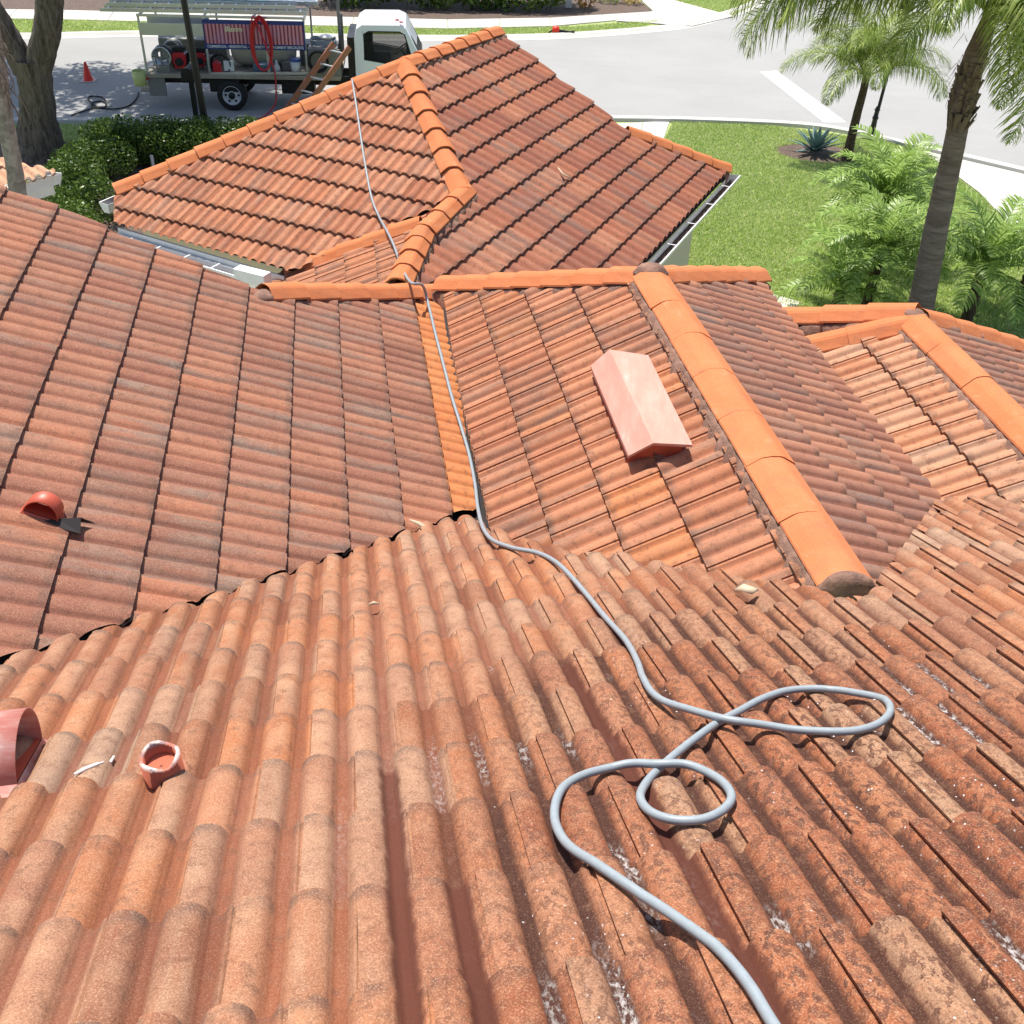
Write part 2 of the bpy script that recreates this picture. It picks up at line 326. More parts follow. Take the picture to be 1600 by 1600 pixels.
M_OAK = bark_mat('oak_bark', (.045, .035, .028), (.17, .14, .115), (13, 13, 2.2))
M_PTR = bark_mat('palm_bark', (.14, .105, .09), (.25, .195, .17), (3, 3, 16)); M_PTG = bark_mat('pale_palm_bark', (.17, .15, .125), (.33, .3, .26), (10, 10, 10))
M_PYT = bark_mat('date_palm_bark', (.05, .035, .022), (.13, .09, .06), (20, 20, 20))
def mulch_mat():
    t = NT('mulch'); ob = t.coords()['Object']; n = t.noise(ob, 25, 6, .8)
    t.col(t.ramp(n, [(.3, (.04, .025, .018)), (.5, (.13, .09, .07)), (.66, (.26, .19, .15)), (.8, (.4, .32, .26))])); t.bump(n, .8, .04); return t.m
M_MUL = mulch_mat()

# ------------------------------------------------------------ ground
def sheet(name, poly, z, mat, kind='structure', parent=None):
    bm = bmesh.new(); vs = [bm.verts.new((p[0], p[1], z)) for p in poly]; f = bm.faces.new(vs); f.normal_update()
    if f.normal.z < 0: f.normal_flip()
    bmesh.ops.triangulate(bm, faces=[f]); me = D.meshes.new(name); bm.to_mesh(me); bm.free(); me.materials.append(mat)
    o = D.objects.new(name, me); COL.objects.link(o)
    if kind: o['kind'] = kind
    return o
sheet('ground', [(-160, -60), (160, -60), (160, 260), (-160, 260)], 0, M_LAWN)
KF = [(-70, 24.9), (-15.56, 32.04), (-11.6, 33.1), (-3.56, 34.0), (.59, 35.0), (3.53, 36.4), (5.33, 37.6), (7.19, 39.9), (8.78, 42.5), (12, 49), (20, 70)]
KN = [(-70, 15.), (-12.2, 24.6), (-9.54, 25.0), (-6.55, 25.35), (2.16, 26.86), (6.08, 27.05), (7.6, 26.8), (9.01, 25.9), (11.46, 24.06), (14.5, 21.3), (19, 15.5), (24, 5)]
def smooth_line(P, n=5):
    P = [Vector((*p, 0)) for p in P]; out = []
    for i in range(len(P)-1):
        a, b, c, d = P[max(i-1, 0)], P[i], P[i+1], P[min(i+2, len(P)-1)]
        la = (c-b).length; m1 = (c-a).normalized()*la if i > 0 else (c-b); m2 = (d-b).normalized()*la if i < len(P)-2 else (c-b)
        for k in range(n):
            t = k/n; out.append((2*t**3-3*t*t+1)*b+(t**3-2*t*t+t)*m1+(-2*t**3+3*t*t)*c+(t**3-t*t)*m2)
    return [(p.x, p.y) for p in out]+[(P[-1].x, P[-1].y)]
kf, kn = smooth_line(KF), smooth_line(KN)
sheet('street', kf+[(90, 75), (90, -10), (30, -10)]+kn[::-1], .004, M_ROAD)
def kerb(name, line, side):
    prof = [(-.02, .008), (.0, .012), (.22, .018), (.36, .075), (.5, .085), (.52, .0)]
    mb = MB(); n = len(prof); vs = []; m = len(line)
    for i, p in enumerate(line):
        a = Vector((*line[max(i-1, 0)], 0)); b = Vector((*line[min(i+1, m-1)], 0)); t = (b-a).normalized(); nn = Vector((-t.y, t.x, 0))*side
        for d, z in prof: vs.append((p[0]+nn.x*d, p[1]+nn.y*d, z))
    fs = [(i*n+k, i*n+k+1, (i+1)*n+k+1, (i+1)*n+k) for i in range(m-1) for k in range(n-1)]
    o = mb.add(vs, fs).build(name, M_CONC); o['kind'] = 'structure'
kerb('far_kerb', kf, 1); kerb('near_kerb', kn, -1)
def slabs(name, A_, B_, z=.03, L=1.5, gap=.018):
    mb = MB(); A_ = [Vector((*p, 0)) for p in A_]; B_ = [Vector((*p, 0)) for p in B_]
    for i in range(len(A_)-1):
        n = max(1, round((A_[i+1]-A_[i]).length/L))
        for k in range(n):
            t0, t1 = k/n, (k+1)/n-gap/(A_[i+1]-A_[i]).length
            q = [A_[i].lerp(A_[i+1], t0), A_[i].lerp(A_[i+1], t1), B_[i].lerp(B_[i+1], t1), B_[i].lerp(B_[i+1], t0)]
            mb.prism(q, -.02, z)
    o = mb.build(name, M_CONC); o['kind'] = 'structure'; return o
g2 = lambda *q: [tuple(G(u, v)[:2]) for u, v in q]
slabs('sidewalk', [(-60, 28.9), (-14.9, 34.85), (-2.71, 35.85)]+g2((860, 42), (960, 33)), [(-60, 30.3), (-15.2, 36.2), (-2.82, 37.2)]+g2((860, 29), (1022, 19)))
sheet('corner_path', g2((960, 34), (1020, 18.5), (1000, 0), (985, -12), (1040, -12), (1047, 0), (1146, 27), (1082, 42)), .034, M_CONC)
sheet('mulch_bed', [(-60, 30.4), (-15.2, 36.25), (-2.82, 37.25)]+g2((860, 28), (1019, 18), (998, 0), (980, -14))+[(4, 60), (-60, 60)], .012, M_MUL)
slabs('driveway', g2((930, 196), (1005, 192), (1047, 190)), g2((905, 300), (985, 300), (1010, 300)), .02, 2.2)
sheet('side_driveway', [(9.0, 25.3)]+g2((1447, 240), (1530, 302), (1600, 377))+[(9.7, 12), (16.5, 12), (18.2, 16), (14.1, 21), (11.2, 23.6)], .02, M_CONC)
slabs('garden_path', g2((1120, 452), (1192, 458), (1250, 474)), g2((1100, 500), (1170, 500), (1243, 500)), .03, 1.4)
sheet('stop_line', g2((1188, 113), (1213, 111), (1322, 191.5), (1287, 191.5)), .009, M_LINE)
sheet('tree_bed', [(-11.2+2.1*math.cos(a)*(1+.1*math.sin(5*a)), 21.9+1.3*math.sin(a)) for a in np.linspace(0, 2*PI, 24, endpoint=False)], .013, M_MUL)
sheet('bounce_sheet', [(-7.5, 2), (3.2, 2), (3.2, 14.5), (-1.5, 15), (-5.2, 16.2), (-7.5, 14)], .016, M_CONC)  # unseen concrete sheet added to keep green lawn bounce off the walls
sheet('shrub_bed', [(-9.6, 21.6), (-9.2, 16.5), (-3, 16.5), (-3, 22.6)], .011, M_MUL)
ac = G(1278, 240)
sheet('agave_bed', [(ac[0]+1.0*math.cos(a)*(1+.07*math.sin(3*a)), ac[1]-.05+.72*math.sin(a)) for a in np.linspace(0, 2*PI, 28, endpoint=False)], .014, M_MUL)

# grass blades
def inpoly(x, y, P):
    r = np.zeros(len(x), bool); n = len(P)
    for i in range(n):
        x1, y1 = P[i][:2]; x2, y2 = P[(i+1) % n][:2]
        with np.errstate(divide='ignore', invalid='ignore'): c = ((y1 > y) != (y2 > y)) & (x < (x2-x1)*(y-y1)/(y2-y1)+x1)
        r ^= c
    return r
def blades(name, polys, excl, dens, h, mat, label):
    V, Fc = [], []; n0 = 0
    for P in polys:
        P = np.array(P)[:, :2]; lo, hi = P.min(0), P.max(0); n = int((hi-lo).prod()*dens)
        x = rs.uniform(lo[0], hi[0], n); y = rs.uniform(lo[1], hi[1], n); k = inpoly(x, y, P)
        for E_ in excl: k &= ~inpoly(x, y, E_)
        x, y = x[k], y[k]; n = len(x); a = rs.uniform(0, 2*PI, n); hh = h*rs.uniform(.5, 1.2, n); wd = .012+.012*rs.rand(n); ln = rs.uniform(.1, .8, n)*hh; a2 = rs.uniform(0, 2*PI, n)
        A_ = np.stack([x-np.cos(a)*wd, y-np.sin(a)*wd, np.zeros(n)], 1); B_ = np.stack([x+np.cos(a)*wd, y+np.sin(a)*wd, np.zeros(n)], 1)
        C_ = np.stack([x+np.cos(a2)*ln, y+np.sin(a2)*ln, hh], 1)
        V.append(np.stack([A_, B_, C_], 1).reshape(-1, 3)); Fc.append(np.arange(3*n).reshape(-1, 3)+n0); n0 += 3*n
    o = npmesh(name, np.concatenate(V), np.concatenate(Fc), mat); tag(o, label, 'grass', kind='stuff')
circ = lambda c, rx, ry: [(c[0]+rx*math.cos(a), c[1]+ry*math.sin(a)) for a in np.linspace(0, 2*PI, 20, endpoint=False)]
lawnR = g2((1052, 190), (1200, 196), (1390, 224))+[(9.3, 25.0)]+g2((1530, 304), (1600, 380))+[(9.6, 14), (4.5, 14)]+g2((1243, 490), (1185, 456), (1010, 440), (1000, 300))
blades('lawn_grass', [lawnR], [circ(ac, .95, .68)], 2600, .055, M_BLADE, 'bright green mown lawn between garage, street and side driveway')
blades('verge_grass', [[(-17, 32.3), (-11.6, 33.7), (-3.56, 34.55), (.59, 35.5), (3.3, 36.8)]+g2((1037, 32), (900, 42), (860, 43))+[(-2.71, 35.8), (-14.9, 34.8), (-18, 34.4)], g2((1047, -1), (1146, 25), (1195, 1), (1200, -10), (1047, -10))], [], 900, .07, M_BLADE, 'narrow strip of grass between far kerb and sidewalk')
blades('shaded_grass', [[(-14, 23.7), (-9.5, 24.4), (-4, 24.9), (-4, 22.6), (-9.3, 21.4), (-9.9, 19.5), (-10.4, 19.4), (-14, 20)]], [circ((-11.2, 21.9), 1.9, 1.2)], 1200, .07, M_BLADE, 'shaded grass around the oak between hedge and near kerb')

# ------------------------------------------------------------ tiled roofs
def prof(c, sp, hw, hh):
    """height and 0..1 crown position of a double-roll tile across its width"""
    m = (c+sp*50) % sp-sp/2; x = np.clip(np.abs(m)/hw, 0, 1); v = (1-x*x)**.5
    return hh*v, v
def tiles(name, P, poly, mat, parent, e=.37, sp=.15, hh=.043, hw=.051, t0=0., c0=0., stag=True, ns=14, lift=.03, up=0., jit=1., label=None, holes=None, ntl=2, shaggy=0, groove=.014, gw=.0075, strip=.004):
    poly = [np.asarray(p)[:2] for p in poly]; th = math.atan(P.s); ct, st = math.cos(th), math.sin(th)
    d = np.array([P.h[0]*ct, P.h[1]*ct, -st]); k = P.k; n = np.array([P.h[0]*st, P.h[1]*st, ct]); O = np.array([0, 0, P.z0+ZC])+n*up
    T = [(p@P.h[:2])/ct for p in poly]; C = [p@k[:2] for p in poly]; W = 2*sp
    lap = -sp*.19
    ir = range(int(math.floor((min(T)-t0)/e))-0, int(math.ceil((max(T)-t0)/e))+2)
    jr = range(int(math.floor((min(C)-c0)/W))-2, int(math.ceil((max(C)-c0)/W))+2)
    cs = np.concatenate([np.linspace(lap, lap+W-gw, 2*ns+1), [lap+W-gw+.0015, lap+W-.002, lap+W+.010]])
    hp, vp = prof(cs+sp/2, sp, hw, hh)
    under = np.where(cs > lap+W-gw+.001, groove, strip*np.clip((cs-(lap+W-.036))/.014, 0, 1))
    V, Q, UV, TV, SM = [], [], [], [], []; nb = 0; m = len(cs); tl = np.linspace(0, 1, ntl)
    for i in ir:
        nose = t0+i*e; off = (sp if (stag and i % 2) else 0)
        for j in jr:
            cc = c0+j*W+off
            if nose < min(T)-.1 or nose-e > max(T)+.1: continue
            r1 = rnd.random(); r2 = (rnd.random(), rnd.random()); dt = rnd.uniform(-.006, .006)*jit; dc = rnd.uniform(-.003, .003)*jit; dh = rnd.uniform(-.0015, .004)*jit; sk = rnd.uniform(-.006, .006)*jit
            rows = []
            for f in tl:
                t_ = nose-e-.03+(e+.03)*f+dt; h0 = lift*(f*(e+.03)-.03)/e+dh*f-.0015
                hsc = 1+.06*f
                pt = O+np.outer(np.full(m, t_), d)+np.outer(cc+cs+dc+sk*(f-.5), k)+np.outer(hp*hsc-under+h0, n)
                rows.append(pt); UV.append(np.stack([cc+cs, np.full(m, t_)], 1))
                TV.append(np.stack([np.full(m, r1), np.where(cs < sp/2, r2[0], r2[1]), vp, np.full(m, f)], 1))
            for a in range(ntl-1):
                b0 = nb+a*m; idx = np.arange(m-1)
                Q.append(np.stack([b0+idx, b0+m+idx, b0+m+idx+1, b0+idx+1], 1)); SM.append(np.ones(m-1, bool))
            base = nb+ntl*m
            # nose face
            top = rows[-1]; bot = top-n*np.array([.024])+d*(-.003); V += rows+[top.copy(), bot]
            UV += [UV[-1], UV[-1]]; TV += [TV[-1], TV[-1]]; idx = np.arange(m-1)
            Q.append(np.stack([base+idx, base+m+idx, base+m+idx+1, base+idx+1], 1)); SM.append(np.zeros(m-1, bool)); nb = base+2*m
            # lap edge face
            le = np.array([rows[0][0], rows[-1][0], rows[-1][0]-n*.0085+k*.001, rows[0][0]-n*.0085+k*.001]); V.append(le)
            UV.append(np.tile(UV[-1][0], (4, 1))); TV.append(np.tile([r1, r2[0], .5, .5], (4, 1))); Q.append(np.array([[nb, nb+3, nb+2, nb+1]])); SM.append(np.zeros(1, bool)); nb += 4
    V = np.concatenate(V); Q = np.concatenate(Q); UV = np.concatenate(UV); TV = np.concatenate(TV); SM = np.concatenate(SM)
    # quick cull of faces far outside the outline
    c2 = V[Q].mean(1)[:, :2]; keep = np.zeros(len(Q), bool); Pp = np.array(poly); cen = Pp.mean(0)
    big = [cen+(p-cen)*(1+.9/np.linalg.norm(p-cen)) for p in Pp]
    keep = inpoly(c2[:, 0], c2[:, 1], big) | inpoly(c2[:, 0], c2[:, 1], poly)
    Q = Q[keep]; SM = SM[keep]
    o = npmesh(name, V, Q, mat, None, SM, UV, TV)
    bm = bmesh.new(); bm.from_mesh(o.data); bmesh.ops.delete(bm, geom=[v for v in bm.verts if not v.link_faces], context='VERTS')
    if not shaggy:
        np_ = len(poly)
        for loop in [poly]+(holes or []):
            for i in range(len(loop)):
                a, b = loop[i][:2], loop[(i+1) % len(loop)][:2]; e_ = Vector((b[0]-a[0], b[1]-a[1], 0)); L = e_.length
                if L < 1e-6: continue
                nn = Vector((e_.y, -e_.x, 0)).normalized(); a3 = Vector((a[0], a[1], 0)); e_.normalize()
                fs = [f for f in bm.faces if -.6 < (f.calc_center_median()-a3).dot(e_) < L+.6 and abs((Vector((f.calc_center_median().x, f.calc_center_median().y, 0))-a3).dot(nn)) < .5]
                ge = set(fs)
                for f in fs: ge.update(f.edges); ge.update(f.verts)
                bmesh.ops.bisect_plane(bm, geom=list(ge), plane_co=a3, plane_no=nn, dist=1e-5)
    fl = list(bm.faces); cc_ = np.array([f.calc_center_median()[:2] for f in fl]); k_ = inpoly(cc_[:, 0], cc_[:, 1], poly)
    for h_ in (holes or []): k_ &= ~inpoly(cc_[:, 0], cc_[:, 1], h_)
    bmesh.ops.delete(bm, geom=[f for f, q in zip(fl, k_) if not q], context='FACES'); bm.to_mesh(o.data); bm.free()
    o.parent = parent
    if label: o['label'] = label
    return o
house = empty('tiled_house', (0, 0, 0), 'large house seen from its own weathered orange concrete tile roof, garage wing ahead', 'house')
def pq(P, *q, up=0.): return [P.hit(u, v, up) for u, v in q]
# felt underlay deck; its near-black colour stands in for shade in the gaps
def deck(P, poly, z=-.035):
    bm = bmesh.new(); vs = [bm.verts.new((p[0], p[1], P.z(p[0], p[1])+z)) for p in poly]; f = bm.faces.new(vs); f.normal_update()
    if f.normal.z < 0: f.normal_flip()
    bmesh.ops.triangulate(bm, faces=[f]); me = D.meshes.new('felt_underlay'); bm.to_mesh(me); bm.free(); me.materials.append(M_SHADE_FELT)
    o = D.objects.new('felt_underlay', me); COL.objects.link(o); o.parent = house
polyF = pq(PF, (-140, 1092), (350, 937), (560, 868), (700, 817), (745, 812), (765, 838), (820, 853), (882, 869), (1000, 884), (1130, 905), (1305, 940), (1345, 945), (1376, 905), (1412, 858), (1450, 806), (1462, 785), (1560, 781), (1800, 792))+[PF.hit(1900, 1720), PF.hit(-250, 1720)]
fh = lambda u, v: PF.hit(u, v)
tiles('near_roof_slope', PF, polyF, M_F, house, e=.381, sp=.142, hh=.040, hw=.054, gw=.0085, groove=.018, t0=(fh(600, 1586)@PF.h)/math.cos(math.atan(PF.s)), c0=fh(487, 1429)@PF.k, ns=16, ntl=3, lift=.034,
      label='near roof slope of sandy orange double-roll tiles, blotched dark on the right')
deck(PF, polyF, -.04)
lt = lambda P, u, v: (P.hit(u, v)@P.h)/math.cos(math.atan(P.s))
def espace(P, a, b, n): return abs(lt(P, *b)-lt(P, *a))/n
eL = espace(PL, (178, 365), (597, 480), 6)
tr_ = lt(PL, 178, 600)+round((lt(PL, 668, 640)-lt(PL, 178, 600))/eL)*eL
def onrow(u, v, off=0.):
    p = PL.hit(u, v); th = math.atan(PL.s); d = np.array([PL.h[0]*math.cos(th), PL.h[1]*math.cos(th), -math.sin(th)]); return p+d*(tr_+off-(p@PL.h)/math.cos(th))
vL = [(690, 452), (722, 640), (742, 800), (742, 812)]
polyL = pq(PL, (-160, 236), (0, 296), (100, 331), (178, 365), (257, 397), (331, 427), (402, 453), (440, 466), (600, 462))+[onrow(640, 462, .008), onrow(700, 808, .008)]+pq(PL, (698, 815), (560, 861), (350, 932), (0, 1039), (-140, 1084))
tiles('left_roof_slope', PL, polyL, M_L, house, e=eL, sp=.138, hh=.024, hw=.062, groove=.003, stag=False, jit=.5, t0=lt(PL, 178, 600), c0=0, ns=12, lift=.024, up=.0, label='left roof slope of brownish tiles with grey weathered barrels')
polyN = [onrow(640, 455, -.02)]+pq(PL, (690, 452), (722, 640), (744, 799))+[onrow(700, 806, -.02)]
tiles('replacement_tiles', PL, polyN, M_N, house, e=eL, sp=.138, hh=.024, hw=.062, groove=.003, stag=False, jit=.5, t0=lt(PL, 178, 600), c0=0, ns=12, lift=.024, label='strip of newer bright orange tiles beside the valley')
deck(PL, pq(PL, (-160, 236), (0, 300), (402, 460), (690, 460), (742, 812), (750, 850), (700, 880), (-140, 1180)), -.07)
eM = espace(PM1, (822, 460), (899, 455), 1)
ridM = [(1277, 932), (1010, 434)]
hb = pq(PM1, (948, 590), (1056, 625), (1052, 690), (985, 728))
polyM1 = pq(PM1, (697, 448), (850, 440), (1000, 430), *ridM[::-1], (1316, 985), (1120, 960), (880, 905), (796, 878), (768, 850), (753, 775), (731, 680), (707, 560), (693, 470))
tiles('middle_roof_slope', PM1, polyM1, M_M1, house, e=eM, sp=.14, hh=.036, t0=lt(PM1, 822, 460), c0=.04, ns=12, lift=.026, jit=.4, hw=.055, groove=.010, label='middle roof slope of pale orange tiles carrying the box vent')
deck(PM1, pq(PM1, (690, 452), (1018, 434), (1320, 925), (1330, 1000), (880, 930), (740, 860)), -.07)
polyM4 = pq(PM4, (1027, 436), (1185, 436), (1215, 480), (1252, 527), (1300, 585), (1370, 668), (1430, 740), (1472, 792), (1480, 800), (1440, 862), (1385, 935), (1345, 965), (1332, 930))
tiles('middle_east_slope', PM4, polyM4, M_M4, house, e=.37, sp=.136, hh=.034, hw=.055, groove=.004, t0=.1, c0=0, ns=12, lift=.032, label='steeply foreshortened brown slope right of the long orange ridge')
eR = .375
polyR = pq(PR, (1228, 548), (1300, 530), (1420, 505), (1640, 715), (1700, 770), (1700, 830), (1560, 830), (1440, 830), (1330, 700))
tiles('right_roof_slope', PR, polyR, M_R, house, e=eR, sp=.13, hh=.034, t0=lt(PR, 1453, 657), c0=0, ns=12, lift=.026, jit=.2, hw=.051, groove=.010, label='right roof slope of bleached peach tiles with one wavy course line')
deck(PR, pq(PR, (1210, 530), (1425, 505), (1800, 840), (1440, 850)))
deck(PM4, polyM4)
polyR2 = pq(PR2, (1435, 500), (1480, 508), (1600, 548), (1700, 590), (1720, 760), (1640, 715))
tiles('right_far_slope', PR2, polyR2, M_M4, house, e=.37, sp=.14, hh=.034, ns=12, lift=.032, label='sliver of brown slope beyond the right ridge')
polyG = pq(PG, (180, 302), (628, 108), (724, 305), (560, 385), (455, 428), (178, 352))
eG = espace(PG, (180, 327), (485, 178), 6)
tiles('garage_hip_end', PG, polyG, M_G, house, e=eG, sp=.13, hh=.032, hw=.05, t0=lt(PG, 180, 327), c0=0, ns=8, lift=.030, jit=.35, groove=.004, label='triangular hip end of the garage roof, orange with brown streaks')
eR1 = espace(PR1, (667, 144), (936, 417), 9)
polyR1 = pq(PR1, (632, 105), (777, 50), (982, 208), (1138, 270), (1002, 416), (985, 436), (620, 452), (655, 370), (715, 312))
tiles('garage_side_slope', PR1, polyR1, M_R1, house, e=eR1, sp=.195, hh=.036, hw=.072, t0=lt(PR1, 667, 144), c0=0, ns=8, lift=.030, jit=.35, groove=.004, label='broad dark red-brown slope of the garage roof')
polyS = pq(PS, (418, 441), (452, 418), (560, 385), (700, 320), (716, 312), (655, 372), (624, 470), (415, 470))
tiles('link_roof_slope', PS, polyS, M_M1, house, e=.36, sp=.14, hh=.036, c0=0, ns=8, lift=.02, label='small triangular slope linking garage and house roofs')
deck(PS, polyS); deck(PG, pq(PG, (190, 302), (628, 115), (724, 305), (560, 385), (455, 420), (190, 345)), -.03)
fa, fb, fo = Vector(PG.hit(180, 353)), Vector(PG.hit(440, 430)), Vector(hz(AG+PI))
MB().add([fa-fo*.03+Vector((0, 0, -.03)), fb-fo*.03+Vector((0, 0, -.03)), fb-fo*.03+Vector((0, 0, -.22)), fa-fo*.03+Vector((0, 0, -.22))], [(0, 1, 2, 3)]).build('fascia', M_WHITE, house).modifiers.new('s', 'SOLIDIFY').thickness = .025; deck(PR1, polyR1, -.03)

# ------------------------------------------------------------ ridge and hip caps with mortar
def caps(A_, B_, L=.38, wd=.14, ht=.085, drop=.05, up=.05, lift=.019, name='ridge_caps', mort=.115, label=None, mdrop=.11, taper=.06, n=None, mw=None):
    """cap tiles from A (high end) to B; each nose points at B and overlaps the next"""
    A_, B_ = Vector(A_), Vector(B_); ax = (B_-A_); tot = ax.length; ax.normalize(); n = n or max(1, round(tot/L)); L = tot/n
    sd_ = ax.cross(Vector((0, 0, 1))).normalized(); nz = sd_.cross(ax).normalized()
    shape = [(-1, -.95), (-.97, -.78), (-.50, -.05), (-.34, .10), (0, .17), (.34, .10), (.50, -.05), (.97, -.78), (1, -.95)]
    V, Q, TV = [], [], []; nb = 0; m = len(shape)
    for i in range(n):
        p0 = A_+ax*(i*L-.03); p1 = A_+ax*((i+1)*L+rnd.uniform(-.008, .008)); r = rnd.random(); js = sd_*rnd.uniform(-.005, .005); jz = rnd.uniform(-.003, .004)
        rings = []
        for q, (p, ww, zz) in enumerate(((p0, wd*(1-taper), up), (p1, wd*(1+taper), up+lift))):
            rings.append([p+js+sd_*(a*ww)+nz*(b*ht+zz+jz) for a, b in shape])
        rings.append([v.copy() for v in rings[1]]); rings.append([v-nz*.022-ax*.004 for v in rings[1]])
        for q, rg in enumerate(rings): V += [tuple(v) for v in rg]; TV += [(r, 0, 0, 1)]*m
        for a in (0, 2):
            for c in range(m-1): Q.append((nb+a*m+c, nb+a*m+c+1, nb+(a+1)*m+c+1, nb+(a+1)*m+c))
        nb += 4*m
    o = npmesh(name, V, Q, M_CAP, house, np.zeros(len(Q), bool), None, TV)
    if label: o['label'] = label
    # mortar bed on both sides
    mb = MB(); ns_ = max(6, int(tot/.035)); mw = mw or wd*1.02
    for s_ in (-1, 1):
        vs = []
        for i in range(ns_+1):
            p = A_+ax*(tot*i/ns_); j1 = rnd.uniform(0, .03); j2 = rnd.uniform(-.012, .012)
            vs += [p+sd_*s_*mw*.3+nz*(up-ht*.45-.03), p+sd_*s_*(mw*.90)+nz*(up-ht*.78-.018+j2*.4), p+sd_*s_*(mw-.006+j1)+nz*(up-ht*.78-.03+j2), p+sd_*s_*(mw+.012+j1*1.5)+nz*(up-mort-mdrop)]
        fs = [(i*4+c, i*4+c+1, i*4+c+5, i*4+c+4) for i in range(ns_) for c in range(3)]; mb.add(vs, fs, True)
    mo = mb.build('mortar_bed', M_MORT, o); return o
U = lambda p, z: np.asarray(p)+np.array([0, 0, z])
caps(U(PL.hit(418, 462), .03), U(PL.hit(684, 462), .03), .36, label='short orange hip above the left slope', mort=.13)
caps(U(PM1.hit(1010, 436), .03), U(PM1.hit(690, 450), .03), .36, label='orange hip along the far edge of the middle slope', mort=.13)
caps(U(PM4.hit(1025, 436), .03), U(PM4.hit(1183, 436), .03), .33, label='orange hip falling right from the middle peak', mort=.12)
caps(RT+(RT-RB)*.0+np.array([0, 0, .02]), RB+np.array([0, 0, .02]), .55, wd=.15, ht=.062, lift=.003, up=.062, taper=.008, label='long bright orange ridge running down to the near slope', mort=.10)
RR0 = PR.hit(1426, 503); RR1 = PR.hit(1660, 736)
caps(U(RR0, .02), U(RR1, .02), .50, wd=.15, ht=.09, lift=.004, up=.06, taper=.01, label='orange ridge at the right edge', mort=.1)
caps(U(PR.hit(1420, 508), .03), U(PR.hit(1232, 552), .03), .44, label='low orange hip above the right slope', lift=.012, mort=.12)
caps(U(PR.hit(1425, 497), .06), U(PR.hit(1222, 502), .04), .40, label='rear orange hip beyond the right slope', mort=.12)
caps(U(PR2.hit(1440, 500), .03), U(PR2.hit(1640, 562), .03), .37, label='orange hip falling right of the right-hand peak', mort=.12)
A2 = PR1.hit(632, 103); B2 = PR1.hit(777, 52)
caps(U(B2, .03), U(A2, .03), .36, label='top ridge of the garage roof', mort=.12)
caps(U(A2, .03), U(PG.hit(180, 300), .02), .40, n=11, label='long hip down the left side of the garage', mort=.13, wd=.15)
caps(U(A2, .035), U(PR1.hit(722, 306), .03), .40, n=7, label='hip between the two garage slopes', mort=.08, wd=.14, lift=.03)
caps(U(PR1.hit(728, 303), .05), U(PR1.hit(662, 368), .05), .34, label='hip where the link roof meets the garage', mort=.1, n=3)
caps(U(PR1.hit(662, 364), .05), U(PR1.hit(622, 452), .05), .36, label='lower hip between link roof and garage slope', mort=.1, n=4)
caps(U(PS.hit(655, 353), .03), U(PS.hit(450, 427), .03), .36, label='small ridge of the link roof', mort=.13, n=5)
caps(U(PR1.hit(982, 208), .03), U(PR1.hit(1138, 268), .03), .36, label='short hip at the right corner of the garage roof', mort=.12, n=5)
def lump(name, c, r, mat, parent, sq=(1, 1, .6), seed=1, label=None):
    bm = bmesh.new(); bmesh.ops.create_icosphere(bm, subdivisions=3, radius=r); q = random.Random(seed)
    ph = [q.uniform(0, 6) for _ in range(6)]
    for v in bm.verts:
        f = 1+.13*math.sin(v.co.x*9/r*.25+ph[0])+.1*math.sin(v.co.y*14/r*.25+ph[1])+.06*math.sin(v.co.z*20/r*.3+ph[2])
        v.co = Vector((v.co.x*sq[0]*f, v.co.y*sq[1]*f, v.co.z*sq[2]*f))+Vector(c)
    for f in bm.faces: f.smooth = True
    me = D.meshes.new(name); bm.to_mesh(me); bm.free(); me.materials.append(mat); o = D.objects.new(name, me); COL.objects.link(o); o.parent = parent
    if label: o['label'] = label
    return o
lump('mortar_plug', U(RB, .02)+hz(AZ)*-.02, .15, M_MORT, house, (1.05, .45, .55), 3, 'grey mortar plug closing the low end of the long ridge')
lump('mortar_plug', U(RT, .045)+hz(AZ)*.05, .105, M_MORT, house, (1.3, 1, .6), 4, 'mortar over the middle peak')
lump('mortar_plug', U(PL.hit(414, 468), .0), .10, M_MORT, house, (.9, 1, .8), 5, 'dark mortar at the left end of the short hip')
lump('mortar_plug', U(A2, .04), .09, M_MORT, house, (1, 1, .7), 6, 'mortar over the garage peak')
lump('mortar_plug', U(RR0, .04), .09, M_MORT, house, (1, 1, .7), 7, 'mortar over the right-hand peak')
lump('mortar_plug', PF.hit(733, 826)+np.array([0, 0, .0]), .07, simple('grey_mortar', (.3, .28, .26), .9, var=.3, scale=20, bump=.4), house, (1.2, 1, .5), 8, 'grey mortar at the foot of the valley')
# ------------------------------------------------------------ vents
def orient(P, az_off=0.):
    th = math.atan(P.s); ct, st = math.cos(th), math.sin(th)
    d = Vector((P.h[0]*ct, P.h[1]*ct, -st)); n = Vector((P.h[0]*st, P.h[1]*st, ct)); k = Vector(P.k); return d, k, n
